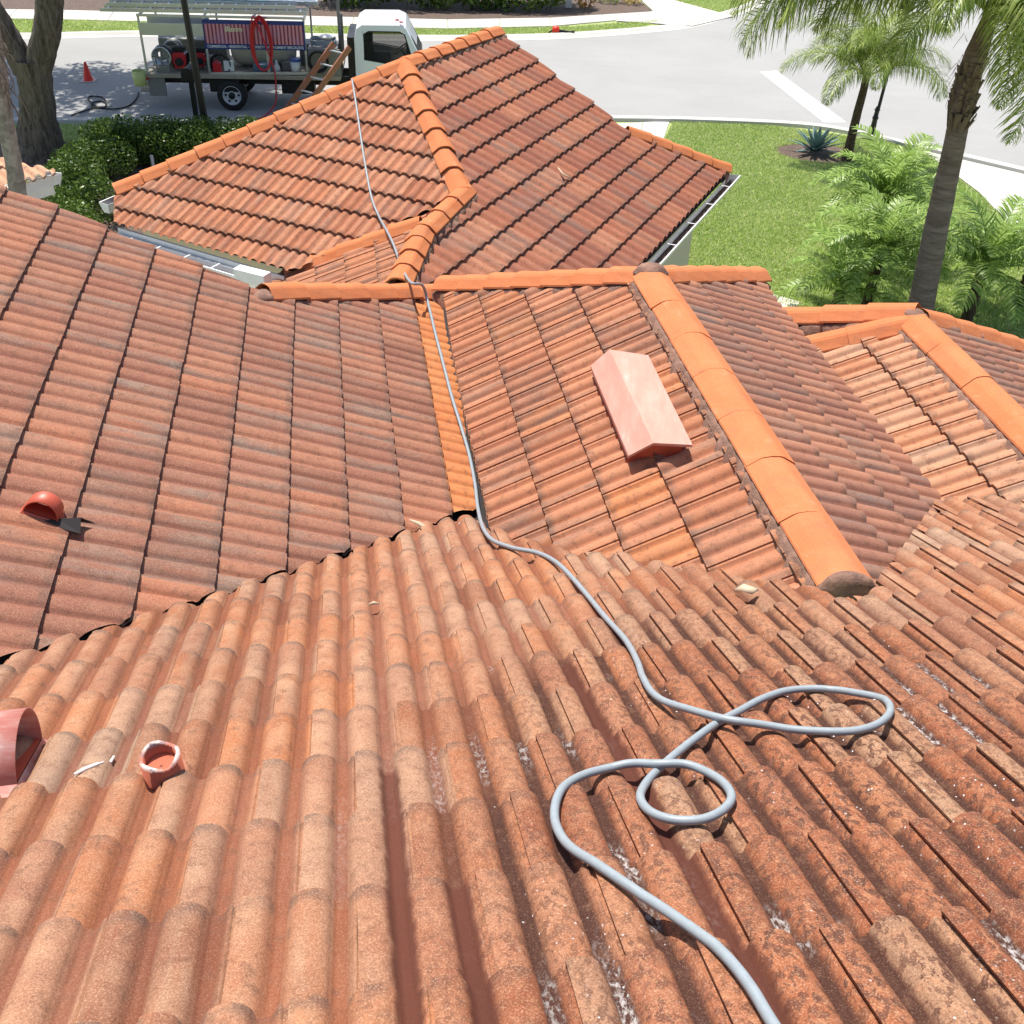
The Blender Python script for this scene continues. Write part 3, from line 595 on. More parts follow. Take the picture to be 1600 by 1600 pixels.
# box vent on the middle slope
dM, kM, nM = orient(PM1); c_ = Vector(PM1.hit(1004, 655, .1))
def vent_pt(u, v, up): return Vector(PM1.hit(u, v, up))
a0 = vent_pt(923, 571, .14); a1 = vent_pt(982, 712, .14); r0 = vent_pt(952, 546, .20); r1 = vent_pt(1021, 692, .20); b0 = vent_pt(1013, 555, .15); b1 = vent_pt(1082, 695, .15)
mb = MB(); dn = Vector((0, 0, -.018))
top = [a0, r0, b0, b1, r1, a1]
lipz = Vector((0, 0, -.03)); lip = MB()
mb.add(top+[p+dn for p in top], [(0, 1, 4, 5), (1, 2, 3, 4), (6, 11, 10, 7), (7, 10, 9, 8), (0, 5, 11, 6), (2, 8, 9, 3), (0, 6, 7, 1), (1, 7, 8, 2), (5, 4, 10, 11), (4, 3, 9, 10)])
hood = mb.build('vent_hood', M_PINK, house, label if False else 0); hood['label'] = 'long chalky pink gabled hood of the roof box vent'
lp_ = MB(); cA0 = (a0+b1)/2; lp_.bar(a0.lerp(cA0, .06)+lipz, a1.lerp(cA0, .06)+lipz, .012, .03); lp_.build('drip_edge', M_RED2, hood)
mb = MB(); ins = lambda p, q, f: p.lerp(q, f)
cA = (a0+a1+b0+b1)/4
q4 = [ins(p, cA, .16) for p in (a0, a1, b1, b0)]; 
low = [Vector((p.x, p.y, PM1.z(p.x, p.y)-.03)) for p in q4]; hi = [Vector((p.x, p.y, p.z-.02)) for p in q4]
rt = [ins(r1, cA, .14)+Vector((0, 0, -.02)), ins(r0, cA, .14)+Vector((0, 0, -.02))]
mb.add(hi+low+rt, [(0, 1, 5, 4), (1, 8, 2, 6, 5), (2, 3, 7, 6), (3, 9, 0, 4, 7)])
mb.add([p+(p-cA)*.02+Vector((0, 0, .06)) for p in low]+[p+(p-cA)*.16-Vector((0, 0, -.03)) for p in low], [(0, 1, 5, 4), (1, 2, 6, 5), (2, 3, 7, 6), (3, 0, 4, 7)])
mb.build('vent_box', M_RED, house)['label'] = 'dark red curb of the box vent'
# mortar patches right of the vent
TANM = simple('tan_mortar', (.40, .175, .10), .9, var=.25, scale=14, bump=.5)
# half-round hood vent on the left slope
def half_hood(P, u, v, r, L, face, mat, label, tilt=0, hmul=1.):
    """half cylinder hood lying on the slope, open towards direction face"""
    d, k, n = orient(P); c = Vector(P.hit(u, v)); f = (face-n*face.dot(n)).normalized(); s_ = n.cross(f).normalized()
    mb = MB(); N = 20; vs = []; T_ = .006
    for q, (dist, rr) in enumerate(((0, r), (-L, r*.97))):
        for side in (0, 1):
            for i in range(N+1):
                a = PI*i/N; R_ = rr-T_*side; vs.append(c+f*dist+s_*math.cos(a)*R_+n*(math.sin(a)*R_*hmul+.045))
    M_ = N+1
    fs = [(i, i+1, 2*M_+i+1, 2*M_+i) for i in range(N)]+[(M_+i, 3*M_+i, 3*M_+i+1, M_+i+1) for i in range(N)]+[(i, M_+i, M_+i+1, i+1) for i in range(N)]
    mb.add(vs, fs, True); mb.add(vs[2*M_:3*M_], [tuple(range(M_))], False)
    mb.add([c+s_*r+f*.0+n*.045, c-s_*r+n*.045, c-s_*r-f*L+n*.045, c+s_*r-f*L+n*.045]+[c+s_*r*1.25+f*.03+n*.004, c-s_*r*1.25+f*.03+n*.004, c-s_*r*1.25-f*L+n*.004, c+s_*r*1.25-f*L+n*.004], [(0, 3, 7, 4), (1, 5, 6, 2), (0, 4, 5, 1)])
    o = mb.build('hood_vent', mat, house); o['label'] = label
    b = MB(); b.add([c+s_*r*.95+n*.05, c-s_*r*.95+n*.05, c-s_*r*.95-f*L*.9+n*.049, c+s_*r*.95-f*L*.9+n*.049], [(0, 1, 2, 3)]); b.build('vent_throat', M_RED, o)
    return o
half_hood(PL, 60, 817, .086, .10, Vector(-PL.k)*-.2+Vector((0, -1, 0)), M_RED, 'small red half-round hood vent on the left slope', hmul=1.)
mbt = MB(); pv = Vector(PL.hit(88, 822)); d, k, n = orient(PL)
mbt.add([pv+k*0+n*.05, pv+d*.10+n*.09, pv+d*.17-k*.04+n*.045, pv+d*.05-k*-.06+n*.04, pv+d*.12+k*.07+n*.045, pv-d*.06+k*.03+n*.04], [(0, 1, 2), (0, 3, 4), (0, 4, 1), (0, 5, 3)])  # near-black sheet standing in for the shadow the vent casts
o = mbt.build('vent_shadow_patch', M_SHADE_FELT, house); o['label'] = 'added dark patch for the shadow beside the small red hood vent'; so_ = o.modifiers.new('s', 'SOLIDIFY'); so_.thickness = .006
half_hood(PF, 50, 1208, .175, .42, Vector((1, .25, 0)), M_RED2, 'large faded red hood vent cut by the left picture edge', hmul=.95)
# pipe vent
pb = Vector(PF.hit(264, 1228)); pt_ = pb+Vector((-.006, -.0, .14)); mb = MB(); N = 24; vs = []
for (p, r, z) in ((pb-Vector((0, 0, .06)), .062, 0), (pt_, .060, .008), (pt_, .049, .008), (pb+Vector((0, 0, .01)), .049, 0)):
    for i in range(N):
        a = 2*PI*i/N; vs.append(p+Vector((math.cos(a)*r, math.sin(a)*r, z*math.sin(3*a+1))))
mb.add(vs, [(q*N+i, q*N+(i+1) % N, (q+1)*N+(i+1) % N, (q+1)*N+i) for q in range(3) for i in range(N)], True, 0)
mb.add([v+Vector((0, 0, .09)) for v in vs[-N:]], [tuple(range(N))], False, 0)
def pipe_mat():
    t = NT('painted_pipe'); ob = t.coords()['Object']; nz = t.noise(ob, 45, 4, .7); sx = t.n('ShaderNodeSeparateXYZ'); t.l(ob, sx.inputs[0])
    zt = t.math('ADD', sx.outputs[2], t.math('MULTIPLY', nz, .03)); lvl = pt_.z
    f = t.n('ShaderNodeMapRange'); f.inputs[1].default_value = lvl-.008+.015; f.inputs[2].default_value = lvl+.002+.015; t.l(zt, f.inputs[0])
    b = t.mix(t.ramp(nz, [(.62, 0.), (.68, 1.)]), (.45, .13, .075), (.12, .05, .04)); t.col(t.mix(f.outputs[0], b, t.mix(t.ramp(nz, [(.5, 0.), (.6, 1.)]), (.62, .5, .45), (.3, .2, .2)))); return t.m
mb.build('pipe_vent', pipe_mat(), house)['label'] = 'short red painted pipe vent with a chalky white rim'
lump('pipe_mortar', pb+Vector((.0, .0, .03)), .085, TANM, house, (1.1, 1.0, .32), 12)
# broken tile slivers / leaves resting on the roofs
def sliver(pts, wd, name, label, cat, mat):
    mb = MB(); P_ = [Vector(p) for p in pts]; vs = []
    for i, p in enumerate(P_):
        t = (P_[min(i+1, len(P_)-1)]-P_[max(i-1, 0)]).normalized(); s_ = t.cross(Vector((0, 0, 1))).normalized(); f = math.sin(PI*(i+.35)/(len(P_)-.3))
        vs += [p+s_*wd*f, p+Vector((0, 0, .012*f)), p-s_*wd*f]
    fs = []
    for i in range(len(P_)-1):
        for c in (0, 1): fs.append((i*3+c, i*3+c+1, i*3+c+4, i*3+c+3))
    o = mb.add(vs, fs, True).build(name, mat); m = o.modifiers.new('s', 'SOLIDIFY'); m.thickness = .004; tag(o, label, cat); return o
M_HUSK = simple('dry_husk', (.55, .42, .28), .7, var=.25, scale=20)
sliver([PL.hit(640, 812, .09), PL.hit(655, 818, .10), PL.hit(667, 826, .09), PL.hit(674, 838, .09)], .022, 'dry_leaf', 'pale curved dry palm husk above the valley on the left slope', 'leaf', M_HUSK)
sliver([PF.hit(1148, 922, .09), PF.hit(1160, 917, .11), PF.hit(1175, 922, .10), PF.hit(1184, 920, .10)], .03, 'dry_leaf', 'crumpled pale dry leaf at the top edge of the near slope below the long ridge', 'leaf', M_HUSK)
sliver([PF.hit(576, 945, .07), PF.hit(584, 942, .075), PF.hit(592, 943, .07)], .012, 'dry_leaf', 'tiny white leaf scrap lying on the near slope', 'leaf', M_HUSK)
sliver([PR1.hit(872, 262, .1), PR1.hit(880, 272, .12), PR1.hit(893, 278, .1)], .02, 'dry_leaf', 'thin pale twig curled on the garage roof', 'twig', M_HUSK)
# caulk streak
M_CAULK = simple('white_caulk', (.75, .7, .68), .5, var=.1)
MBc = MB(); MBc.tube([PF.hit(116, 1210, .055), PF.hit(132, 1202, .058), PF.hit(150, 1195, .056), PF.hit(162, 1191, .05)], [.004, .008, .007, .003], 6); MBc.tube([PF.hit(172, 1192, .035), PF.hit(178, 1182, .04)], [.006, .004], 6)
MBc.build('caulk_streak', M_CAULK, house)['label'] = 'white caulk streak on a tile left of the pipe vent'
# ------------------------------------------------------------ walls, gutters
def gutter(A_, B_, out, name, label, wd=.13, ht=.12, straps=4, endbox=None, parent=None):
    A_, B_, out = Vector(A_), Vector(B_), Vector(out).normalized(); parent = parent or house; z = Vector((0, 0, 1))
    pr = [(0, .0), (0, -ht), (wd*.6, -ht), (wd*.8, -ht*.55), (wd, -.01), (wd, .012), (wd-.018, .012)]
    vs = []; n = len(pr)
    for p in (A_, B_): vs += [p+out*a+z*b for a, b in pr]
    mb = MB(); mb.add(vs, [(i, i+1, n+i+1, n+i) for i in range(n-1)])
    for p in (0, n): mb.add([vs[p+i] for i in range(n-1)], [tuple(range(n-1))])
    o = mb.build(name, M_WHITE, parent); o['label'] = label; s_ = o.modifiers.new('s', 'SOLIDIFY'); s_.thickness = .004
    g = MB(); g.add([A_+out*.008-z*(ht*.72), B_+out*.008-z*(ht*.72), B_+out*wd*.72-z*(ht*.72), A_+out*wd*.72-z*(ht*.72)], [(0, 1, 2, 3)]); g.build('gutter_dark_strip', M_GUT, o)  # flat dark strip low inside the gutter
    for i in range(straps):
        p = A_.lerp(B_, (i+.7)/(straps+.3)); MB().bar(p+z*.008, p+out*wd+z*.012, .02, .004).build('gutter_strap', M_WHITE, o)
    return o
eA = PR1.hit(1138, 271); eB = PR1.hit(985, 434); o1 = hz(AG+PI/2)
# ventilated dark fascia + gutter of the garage side
gutter(U(eA, -.055)+o1*.0+hz(AG)*.15, U(eB, -.055), o1, 'gutter', 'white gutter with a dark inside along the garage side eave', wd=.16, ht=.12, straps=5)
def wall(A_, B_, inn, z1, name, mat, th=.2, label=None, parent=None):
    A_, B_, inn = Vector(A_), Vector(B_), Vector(inn).normalized()*th; A_.z = B_.z = 0
    o = MB().prism([A_, B_, B_+inn, A_+inn], 0, z1).build(name, mat, parent or house)
    if label: o['label'] = label
    return o
wl = PR1.z(eA[0], eA[1])-.1
wA, wB = U(eA, 0)-o1*.35-hz(AG)*.25, U(eB, 0)-o1*.35-hz(AG)*1.5
wall(wA, wB, -o1, wl, 'wall', M_WALL, label='cream garage wall under the side eave')
W1 = G(1070, 375, 0); dsp = eA*.0+wA
mb = MB(); pd = Vector(PR1.hit(1040, 372)); 
q = Vector(wA)+(Vector(wB)-Vector(wA))*.35+Vector(o1)*.05
mb.box((q.x, q.y, 1.15), (.09, .07, 2.3), rz=-AG); mb.build('downspout', M_WHITE, house)
# left garage gutter at the eave of the hip end
gA = PG.hit(250, 388); gB = PG.hit(440, 432); o2 = hz(AG+PI)
gutter(U(PG.hit(176, 352), -.09)+o2*.0, U(PG.hit(418, 424), -.09)+o2*.0, o2, 'gutter', 'white gutter along the eave below the garage hip end', wd=.17, ht=.12, straps=5)
q = Vector(PG.hit(405, 421))+Vector(o2)*.13; MB().box((q.x, q.y, q.z-.03), (.42, .14, .14), rz=-AG).build('gutter_end_box', M_WHITE, house, .006)
gw0, gw1 = PG.hit(182, 350), PG.hit(440, 430)
wall(U(gw0, 0)-o2*.4, U(gw1, 0)-o2*.4, -o2, PG.z(gw0[0], gw0[1])-.12, 'wall', M_WALL, label='cream wall under the garage hip end')
# hidden back slope and soffits of the garage
ab = np.array(A2); bb = np.array(B2); back = hz(AG-PI/2); lc = PG.hit(178, 302)
bw = MB(); z0_ = lc[2]-.05; e0 = lc+np.array([0, 0, -.05]); e1 = e0+hz(AG)*(np.linalg.norm(B2-A2)+3.6)
bw.add([U(A2, -.04), U(B2, -.04), U(B2, -.04)+back*3.9+np.array([0, 0, -1.65]), e0], [(0, 1, 2, 3)]); bw.build('garage_back_slope', M_G, house)
# corner gutter piece at far left
q = Vector(PG.hit(172, 312))+Vector((0, 0, -.05)); bk = Vector(back)
gutter(q-Vector(o2)*-.05, q+Vector(hz(AG))*2.2, back, 'gutter', 'white gutter end at the left garage corner', wd=.14, ht=.11, straps=2)
for (A_, B_, P, o_) in ((PF.hit(-250, 1092), PF.hit(742, 812), PF, 0),): pass
# main body walls, set well back under the slopes
def blk(pts, z1, lab):
    o = MB().prism([tuple(p[:2]) for p in pts], 0, z1).build('wall', M_WALL, house); o['label'] = lab
c1 = PL.hit(100, 345); c2 = PL.hit(640, 470)
blk([PL.hit(30, 420), PL.hit(380, 500), PL.hit(640, 560), PL.hit(640, 740), PL.hit(100, 900)], 2.3, 'cream body of the house under the left slope')
blk([PM1.hit(760, 560), PM1.hit(1010, 480), PM4.hit(1120, 480), PM4.hit(1330, 740), PM4.hit(1330, 800), PM1.hit(820, 760)], 2.2, 'cream body of the house under the middle roof')
blk([PR.hit(1345, 590), PR.hit(1440, 540), PR2.hit(1590, 610), PR2.hit(1640, 800), PR.hit(1540, 760)], 2.0, 'cream body of the house under the right roof')
blk([PF.hit(300, 1100), PF.hit(1300, 1100), PF.hit(1500, 1600), PF.hit(100, 1600)], 3.2, 'cream body of the house under the near slope')

# ------------------------------------------------------------ hoses
def catmull(P, n=10):
    P = [Vector(p) for p in P]; out = []
    for i in range(len(P)-1):
        a, b, c, d = P[max(i-1, 0)], P[i], P[i+1], P[min(i+2, len(P)-1)]
        for k in range(n):
            t = k/n; out.append(.5*((2*b)+(c-a)*t+(2*a-5*b+4*c-d)*t*t+(3*b-3*c+d-a)*t**3))
    return out+[P[-1]]
HP = []
for P, u, v, up in ([(PG, 550, 124, .17), (PG, 556, 160, .1), (PG, 564, 215, .08), (PG, 572, 265, .08), (PG, 581, 310, .08), (PG, 592, 338, .1), (PS, 603, 358, .13), (PS, 614, 380, .12), (PS, 622, 402, .1), (PS, 631, 425, .12), (PL, 643, 442, .25), (PL, 660, 446, .22), (PL, 668, 470, .10), (PL, 680, 520, .08), (PL, 693, 570, .075), (PL, 706, 620, .075), (PL, 720, 665, .075), (PL, 733, 710, .06), (PL, 742, 755, .05), (PF, 747, 795, .06), (PF, 755, 825, .075),
                     (PF, 772, 845, .085), (PF, 800, 857, .09), (PF, 840, 868, .08), (PF, 875, 886, .085), (PF, 912, 920, .08), (PF, 950, 962, .075), (PF, 980, 998, .075), (PF, 996, 1035, .08), (PF, 1004, 1065, .075), (PF, 1022, 1091, .075), (PF, 1062, 1113, .08), (PF, 1130, 1129, .105), (PF, 1200, 1140, .085), (PF, 1270, 1144, .08), (PF, 1330, 1143, .085), (PF, 1372, 1133, .08), (PF, 1389, 1116, .08), (PF, 1378, 1098, .08), (PF, 1340, 1085, .08), (PF, 1290, 1076, .08), (PF, 1230, 1079, .08), (PF, 1190, 1093, .08), (PF, 1150, 1117, .08), (PF, 1116, 1137, .07), (PF, 1072, 1167, .085), (PF, 1030, 1200, .07), (PF, 1007, 1226, .075), (PF, 1001, 1248, .075), (PF, 1018, 1268, .08), (PF, 1055, 1280, .08), (PF, 1100, 1279, .08), (PF, 1133, 1264, .08), (PF, 1141, 1246, .075), (PF, 1120, 1222, .08), (PF, 1078, 1202, .085), (PF, 1030, 1195, .10), (PF, 975, 1196, .08), (PF, 925, 1207, .08), (PF, 885, 1230, .08), (PF, 867, 1262, .08), (PF, 874, 1297, .08), (PF, 905, 1335, .075), (PF, 960, 1375, .08), (PF, 1020, 1412, .08), (PF, 1080, 1455, .075), (PF, 1130, 1500, .08), (PF, 1172, 1548, .08), (PF, 1205, 1595, .08), (PF, 1250, 1660, .08), (PF, 1300, 1730, .08)]):
    HP.append(P.hit(u, v, max(up-.008, .076) if P is PF else up))
hp_ = catmull(HP, 14); thF = math.atan(PF.s); hsup = []
t0F = (fh(600, 1586)@PF.h)/math.cos(thF); c0F_ = fh(487, 1429)@PF.k
for p in hp_:
    q_ = np.array(p); c_ = q_@PF.k-c0F_; t_ = (q_@PF.h)/math.cos(thF)-.02; f_ = ((t_-t0F)/.381) % 1.
    hsup.append(prof(np.array([c_+.071]), .142, .054, .040)[0][0]+.034*f_)
hsup = np.array(hsup); k0 = next(i for i, p in enumerate(hp_) if p.y < PF.hit(755, 825)[1])
mx_ = np.array([hsup[max(0, i-12):i+13].max() for i in range(len(hsup))]); mx_ = .93*mx_+.07*hsup; mx_ = np.convolve(np.pad(mx_, 13, 'edge'), np.ones(27)/27, 'valid')+.002
cr1, cr2 = Vector(PF.hit(1128, 1130, .08)), Vector(PF.hit(1030, 1198, .08))
ic1 = min(range(k0, len(HP)*14-28), key=lambda i: (Vector(PF.hit(1130, 1129, .08))-hp_[i]).length+(0 if hp_[i+4].x > hp_[i].x else 9))
ic2 = min(range(ic1+200, len(HP)*14-28), key=lambda i: (Vector(PF.hit(1030, 1195, .08))-hp_[i]).length+(0 if hp_[i+4].x < hp_[i].x-.01 else 9))
for i, p in enumerate(hp_):
    if i > k0:
        h_ = (mx_[i]+.0125)/math.cos(thF)
        for ic in (ic1, ic2):
            q = abs(i-ic)/26.
            if q < 1: h_ += .026*(.5+.5*math.cos(PI*q))
        zt_ = PF.z(p.x, p.y)+h_; w_ = min(1, (i-k0)/14); p.z = p.z*(1-w_)+zt_*w_
o = MB().tube(hp_, .0128, 12).build('hose', M_HOSE); tag(o, 'long grey hose looping over the near slope, through the valley and over the garage roof', 'hose')

# ------------------------------------------------------------ foliage helpers
def leaf_cloud(name, pts, size, mat, parent=None, flat=.0, narrow=.5):
    pts = np.asarray(pts); n = len(pts); a = rs.normal(size=(n, 3)); a[:, 2] *= (1-flat); a /= np.linalg.norm(a, axis=1)[:, None]
    b = rs.normal(size=(n, 3)); b -= (b*a).sum(1)[:, None]*a; b /= np.linalg.norm(b, axis=1)[:, None]; s_ = size*rs.uniform(.6, 1.3, n)[:, None]
    V = np.stack([pts-a*s_, pts+b*s_*narrow, pts+a*s_, pts-b*s_*narrow], 1).reshape(-1, 3)
    return npmesh(name, V, np.arange(4*n).reshape(-1, 4), mat, parent)
def shell_pts(c, r, n, depth=.35):
    u = rs.normal(size=(n, 3)); u /= np.linalg.norm(u, axis=1)[:, None]; rad = 1-depth*rs.rand(n)**1.5
    return np.asarray(c)+u*np.asarray(r)*rad[:, None]
def bush(name, blobs, dens, size, label, cat, mat, group=None, base=(0, 0, 0)):
    r_ = empty(name, base, label, cat, group); P = []
    for c, r in blobs:
        n = int(dens*(r[0]*r[1]+r[1]*r[2]+r[0]*r[2])); P.append(shell_pts(np.array(c)-np.array(base), r, n))
    P = np.concatenate(P); P = P[P[:, 2] > .03-base[2]]
    leaf_cloud('foliage', P, size, mat, r_)
    for c, r in blobs[::4]:
        for q in range(1):
            mb = MB()
            x = c[0]-base[0]+rnd.uniform(-.3, .3)*r[0]; y = c[1]-base[1]+rnd.uniform(-.3, .3)*r[1]
            mb.tube([(x, y, 0), (x+.05, y, c[2]*.6), (x+rnd.uniform(-.2, .2), y+rnd.uniform(-.2, .2), c[2]+r[2]*.6)], [.02, .015, .006], 5)
            mb.build('stem', M_PYT, r_)
    return r_
def hedge_blobs(a, b, n, r, zc, jit=.12):
    out = []
    for i in range(n):
        t = (i+.5)/n; out.append(((a[0]+(b[0]-a[0])*t+rnd.uniform(-jit, jit), a[1]+(b[1]-a[1])*t+rnd.uniform(-jit, jit), zc+rnd.uniform(-.06, .06)), (r[0]*rnd.uniform(.85, 1.15), r[1]*rnd.uniform(.85, 1.15), r[2]*rnd.uniform(.9, 1.1))))
    return out
hb_ = hedge_blobs((-9.1, 22.1), (-3.9, 23.0), 13, (.42, .36, .42), .42)+hedge_blobs((-9.0, 21.55), (-3.9, 22.4), 13, (.42, .36, .40), .38)+hedge_blobs((-9.1, 21.85), (-3.9, 22.7), 9, (.5, .4, .44), .42)
bush('hedge', hb_, 2400, .035, 'clipped dark green hedge between street and garage bed', 'hedge', M_HEDGE, base=(-6.6, 22.2, 0))
bush('shrub', [((-8.85, 20.5, .42), (.5, .5, .45)), ((-8.45, 20.9, .42), (.5, .45, .42)), ((-9.0, 20.1, .4), (.42, .42, .42)), ((-8.7, 19.9, .45), (.5, .5, .45))], 2600, .036, 'rounded green shrub in front of the oak, left of the hedge', 'shrub', M_HEDGE, base=(-9.1, 20.6, 0))
bush('shrub', [((-8.5, 19.0, .5), (.6, .6, .52)), ((-7.95, 18.5, .42), (.5, .5, .44)), ((-8.9, 19.4, .4), (.45, .4, .42)), ((-8.35, 18.0, .4), (.55, .5, .42)), ((-8.0, 17.3, .4), (.6, .5, .45))], 2600, .036, 'green shrub beside the left corner of the garage', 'shrub', M_HEDGE, base=(-8.4, 18.8, 0))
hf = []
for row, (y0, z0_, r) in enumerate(((38.7, .7, .7), (39.6, 1.5, .9), (40.4, 2.4, 1.))): hf += [((x+rnd.uniform(-.2, .2), y0+.08*(x+7)+rnd.uniform(-.2, .2), z0_+rnd.uniform(-.15, .15)), (r*rnd.uniform(.8, 1.2), r*.8, r*rnd.uniform(.8, 1.1))) for x in np.arange(-6.9, .9, .62)]
bush('tall_hedge', hf, 420, .085, 'tall dense hedge across the street behind the mulch bed', 'hedge', M_HEDGE, base=(-3, 39.5, 0))
p = G(914, 14); bush('croton', [((p[0], p[1], .35), (.38, .35, .4))], 500, .07, 'red and yellow leaved shrub by the white post across the street', 'shrub', blade_mat('croton_leaf', [(0, (.4, .05, .03)), (.5, (.35, .22, .03)), (1, (.5, .35, .05))]), base=(p[0], p[1], 0))
p = G(950, 4); bush('low_shrub', [((p[0], p[1], .3), (.5, .4, .35))], 500, .06, 'low green shrub between the red and yellow shrubs across the street', 'shrub', M_PYG, base=(p[0], p[1], 0))
p = G(986, 6); bush('yellow_shrub', [((p[0], p[1], .3), (.42, .35, .35))], 500, .06, 'yellow flowering shrub at the tip of the mulch bed across the street', 'shrub', blade_mat('yellow_leaf', [(0, (.5, .35, .05)), (1, (.6, .5, .2))]), base=(p[0], p[1], 0))
p = G(888, 12); MB().box((p[0], p[1], .45), (.22, .22, .9)).build('utility_post', M_WHITE, None, .02); tag(D.objects['utility_post'], 'white square utility post in the mulch bed across the street', 'post')
# oak
oak = empty('oak_tree', (-11.1, 22.1, 0), 'big grey-barked oak forking in two at the left picture edge', 'tree')
rel = lambda p: Vector(p)-Vector((-11.1, 22.1, 0))
def oaktube(mb, pts, r, n=20):
    pts = catmull(pts, 6); m = len(pts); rr = np.interp(np.linspace(0, 1, m), np.linspace(0, 1, len(r)), r); mb.tube(pts, list(rr), n, jit=.035, cap=False)
def at(u, v, dist):                                             # point seen at (u,v) at a forward distance
    r = ray(u, v); t = dist/r[1]; return Vector((r[0]*t, r[1]*t, r[2]*t+ZC))
Yo = 22.1; mb = MB()
base_ = at(60, 222, Yo); fork = at(46, 98, Yo)
oaktube(mb, [rel(at(62, 240, Yo)), rel(at(62, 220, Yo)), rel(at(60, 185, Yo)), rel(at(57, 145, Yo)), rel(at(52, 112, Yo)), rel(at(48, 92, Yo))], [.66, .50, .37, .34, .35, .36])
oaktube(mb, [rel(at(42, 112, Yo)), rel(at(22, 75, Yo)), rel(at(0, 38, Yo)), rel(at(-22, -5, Yo)), rel(at(-60, -80, Yo+.5)), rel(at(-110, -200, Yo+1))], [.26, .25, .25, .2, .15, .08])
oaktube(mb, [rel(at(58, 118, Yo)), rel(at(66, 80, Yo)), rel(at(74, 45, Yo)), rel(at(78, 0, Yo)), rel(at(84, -70, Yo)), rel(at(110, -180, Yo+1))], [.26, .27, .27, .26, .2, .1])
crP = []; limbs = []
cen = np.array([-12.3, 29.3, 8.8])
for i in range(118):
    u = rs.normal(size=3); u /= np.linalg.norm(u); u[2] = abs(u[2])*1.0-.18; c = cen+u*np.array([6.2, 4.6, 2.6])*rs.uniform(.45, 1)
    if c[2] < 6.8: c[2] = 6.8+rs.rand()*.5
    r = rs.uniform(.5, .95); crP.append(shell_pts(c-np.array([-11.1, 22.1, 0]), (r*1.2, r*1.2, r*.65), int(600*r*r), .8)); limbs.append(c)
for c in limbs[::3]:
    s0 = rel(at(84, -70, Yo)) if c[0] > -11 else rel(at(-60, -80, Yo+.5)); e_ = rel(c); mid = s0.lerp(e_, .5)+Vector((0, 0, .5)); oaktube(mb, [s0, mid, e_], [.11, .07, .02], 6)
mb.build('trunk', M_OAK, oak); leaf_cloud('crown', np.concatenate(crP), .12, M_OAKL, oak)
# pale palm trunk in front of it
Yp = 12.2; pp = [at(40, 420, Yp), at(28, 305, Yp), at(20, 250, Yp), at(9, 195, Yp), at(-2, 150, Yp), at(-12, 100, Yp), at(-30, 20, Yp)]
palm0 = empty('palm_tree', (pp[0].x, pp[0].y, 0), 'slim pale palm trunk with dead fibres at the left edge before the small white-gabled roof', 'palm tree')
rb = lambda p, b: Vector(p)-Vector(b)
b0_ = Vector((pp[0].x, pp[0].y, 0)); rp = [rb(p, b0_) for p in pp]; rp = [Vector((.1, -.05, 0))]+rp
MB().tube(catmull(rp, 8), list(np.interp(np.linspace(0, 1, 57), [0, .4, .65, .8, 1], [.12, .095, .10, .14, .16])), 14, jit=.05).build('trunk', M_PTG, palm0)
mb = MB()
for i in range(46):
    s0 = rp[5].lerp(rp[7], rnd.random())+Vector((rnd.uniform(-.12, .14), rnd.uniform(-.12, .12), 0)); q = s0+Vector((rnd.uniform(.0, .18), rnd.uniform(-.1, .1), -rnd.uniform(.1, .5))); mb.tube([s0, s0.lerp(q, .5)+Vector((.04, 0, .02)), q], [.008, .006, .002], 4)
mb.build('dead_fibre', M_DEAD, palm0)

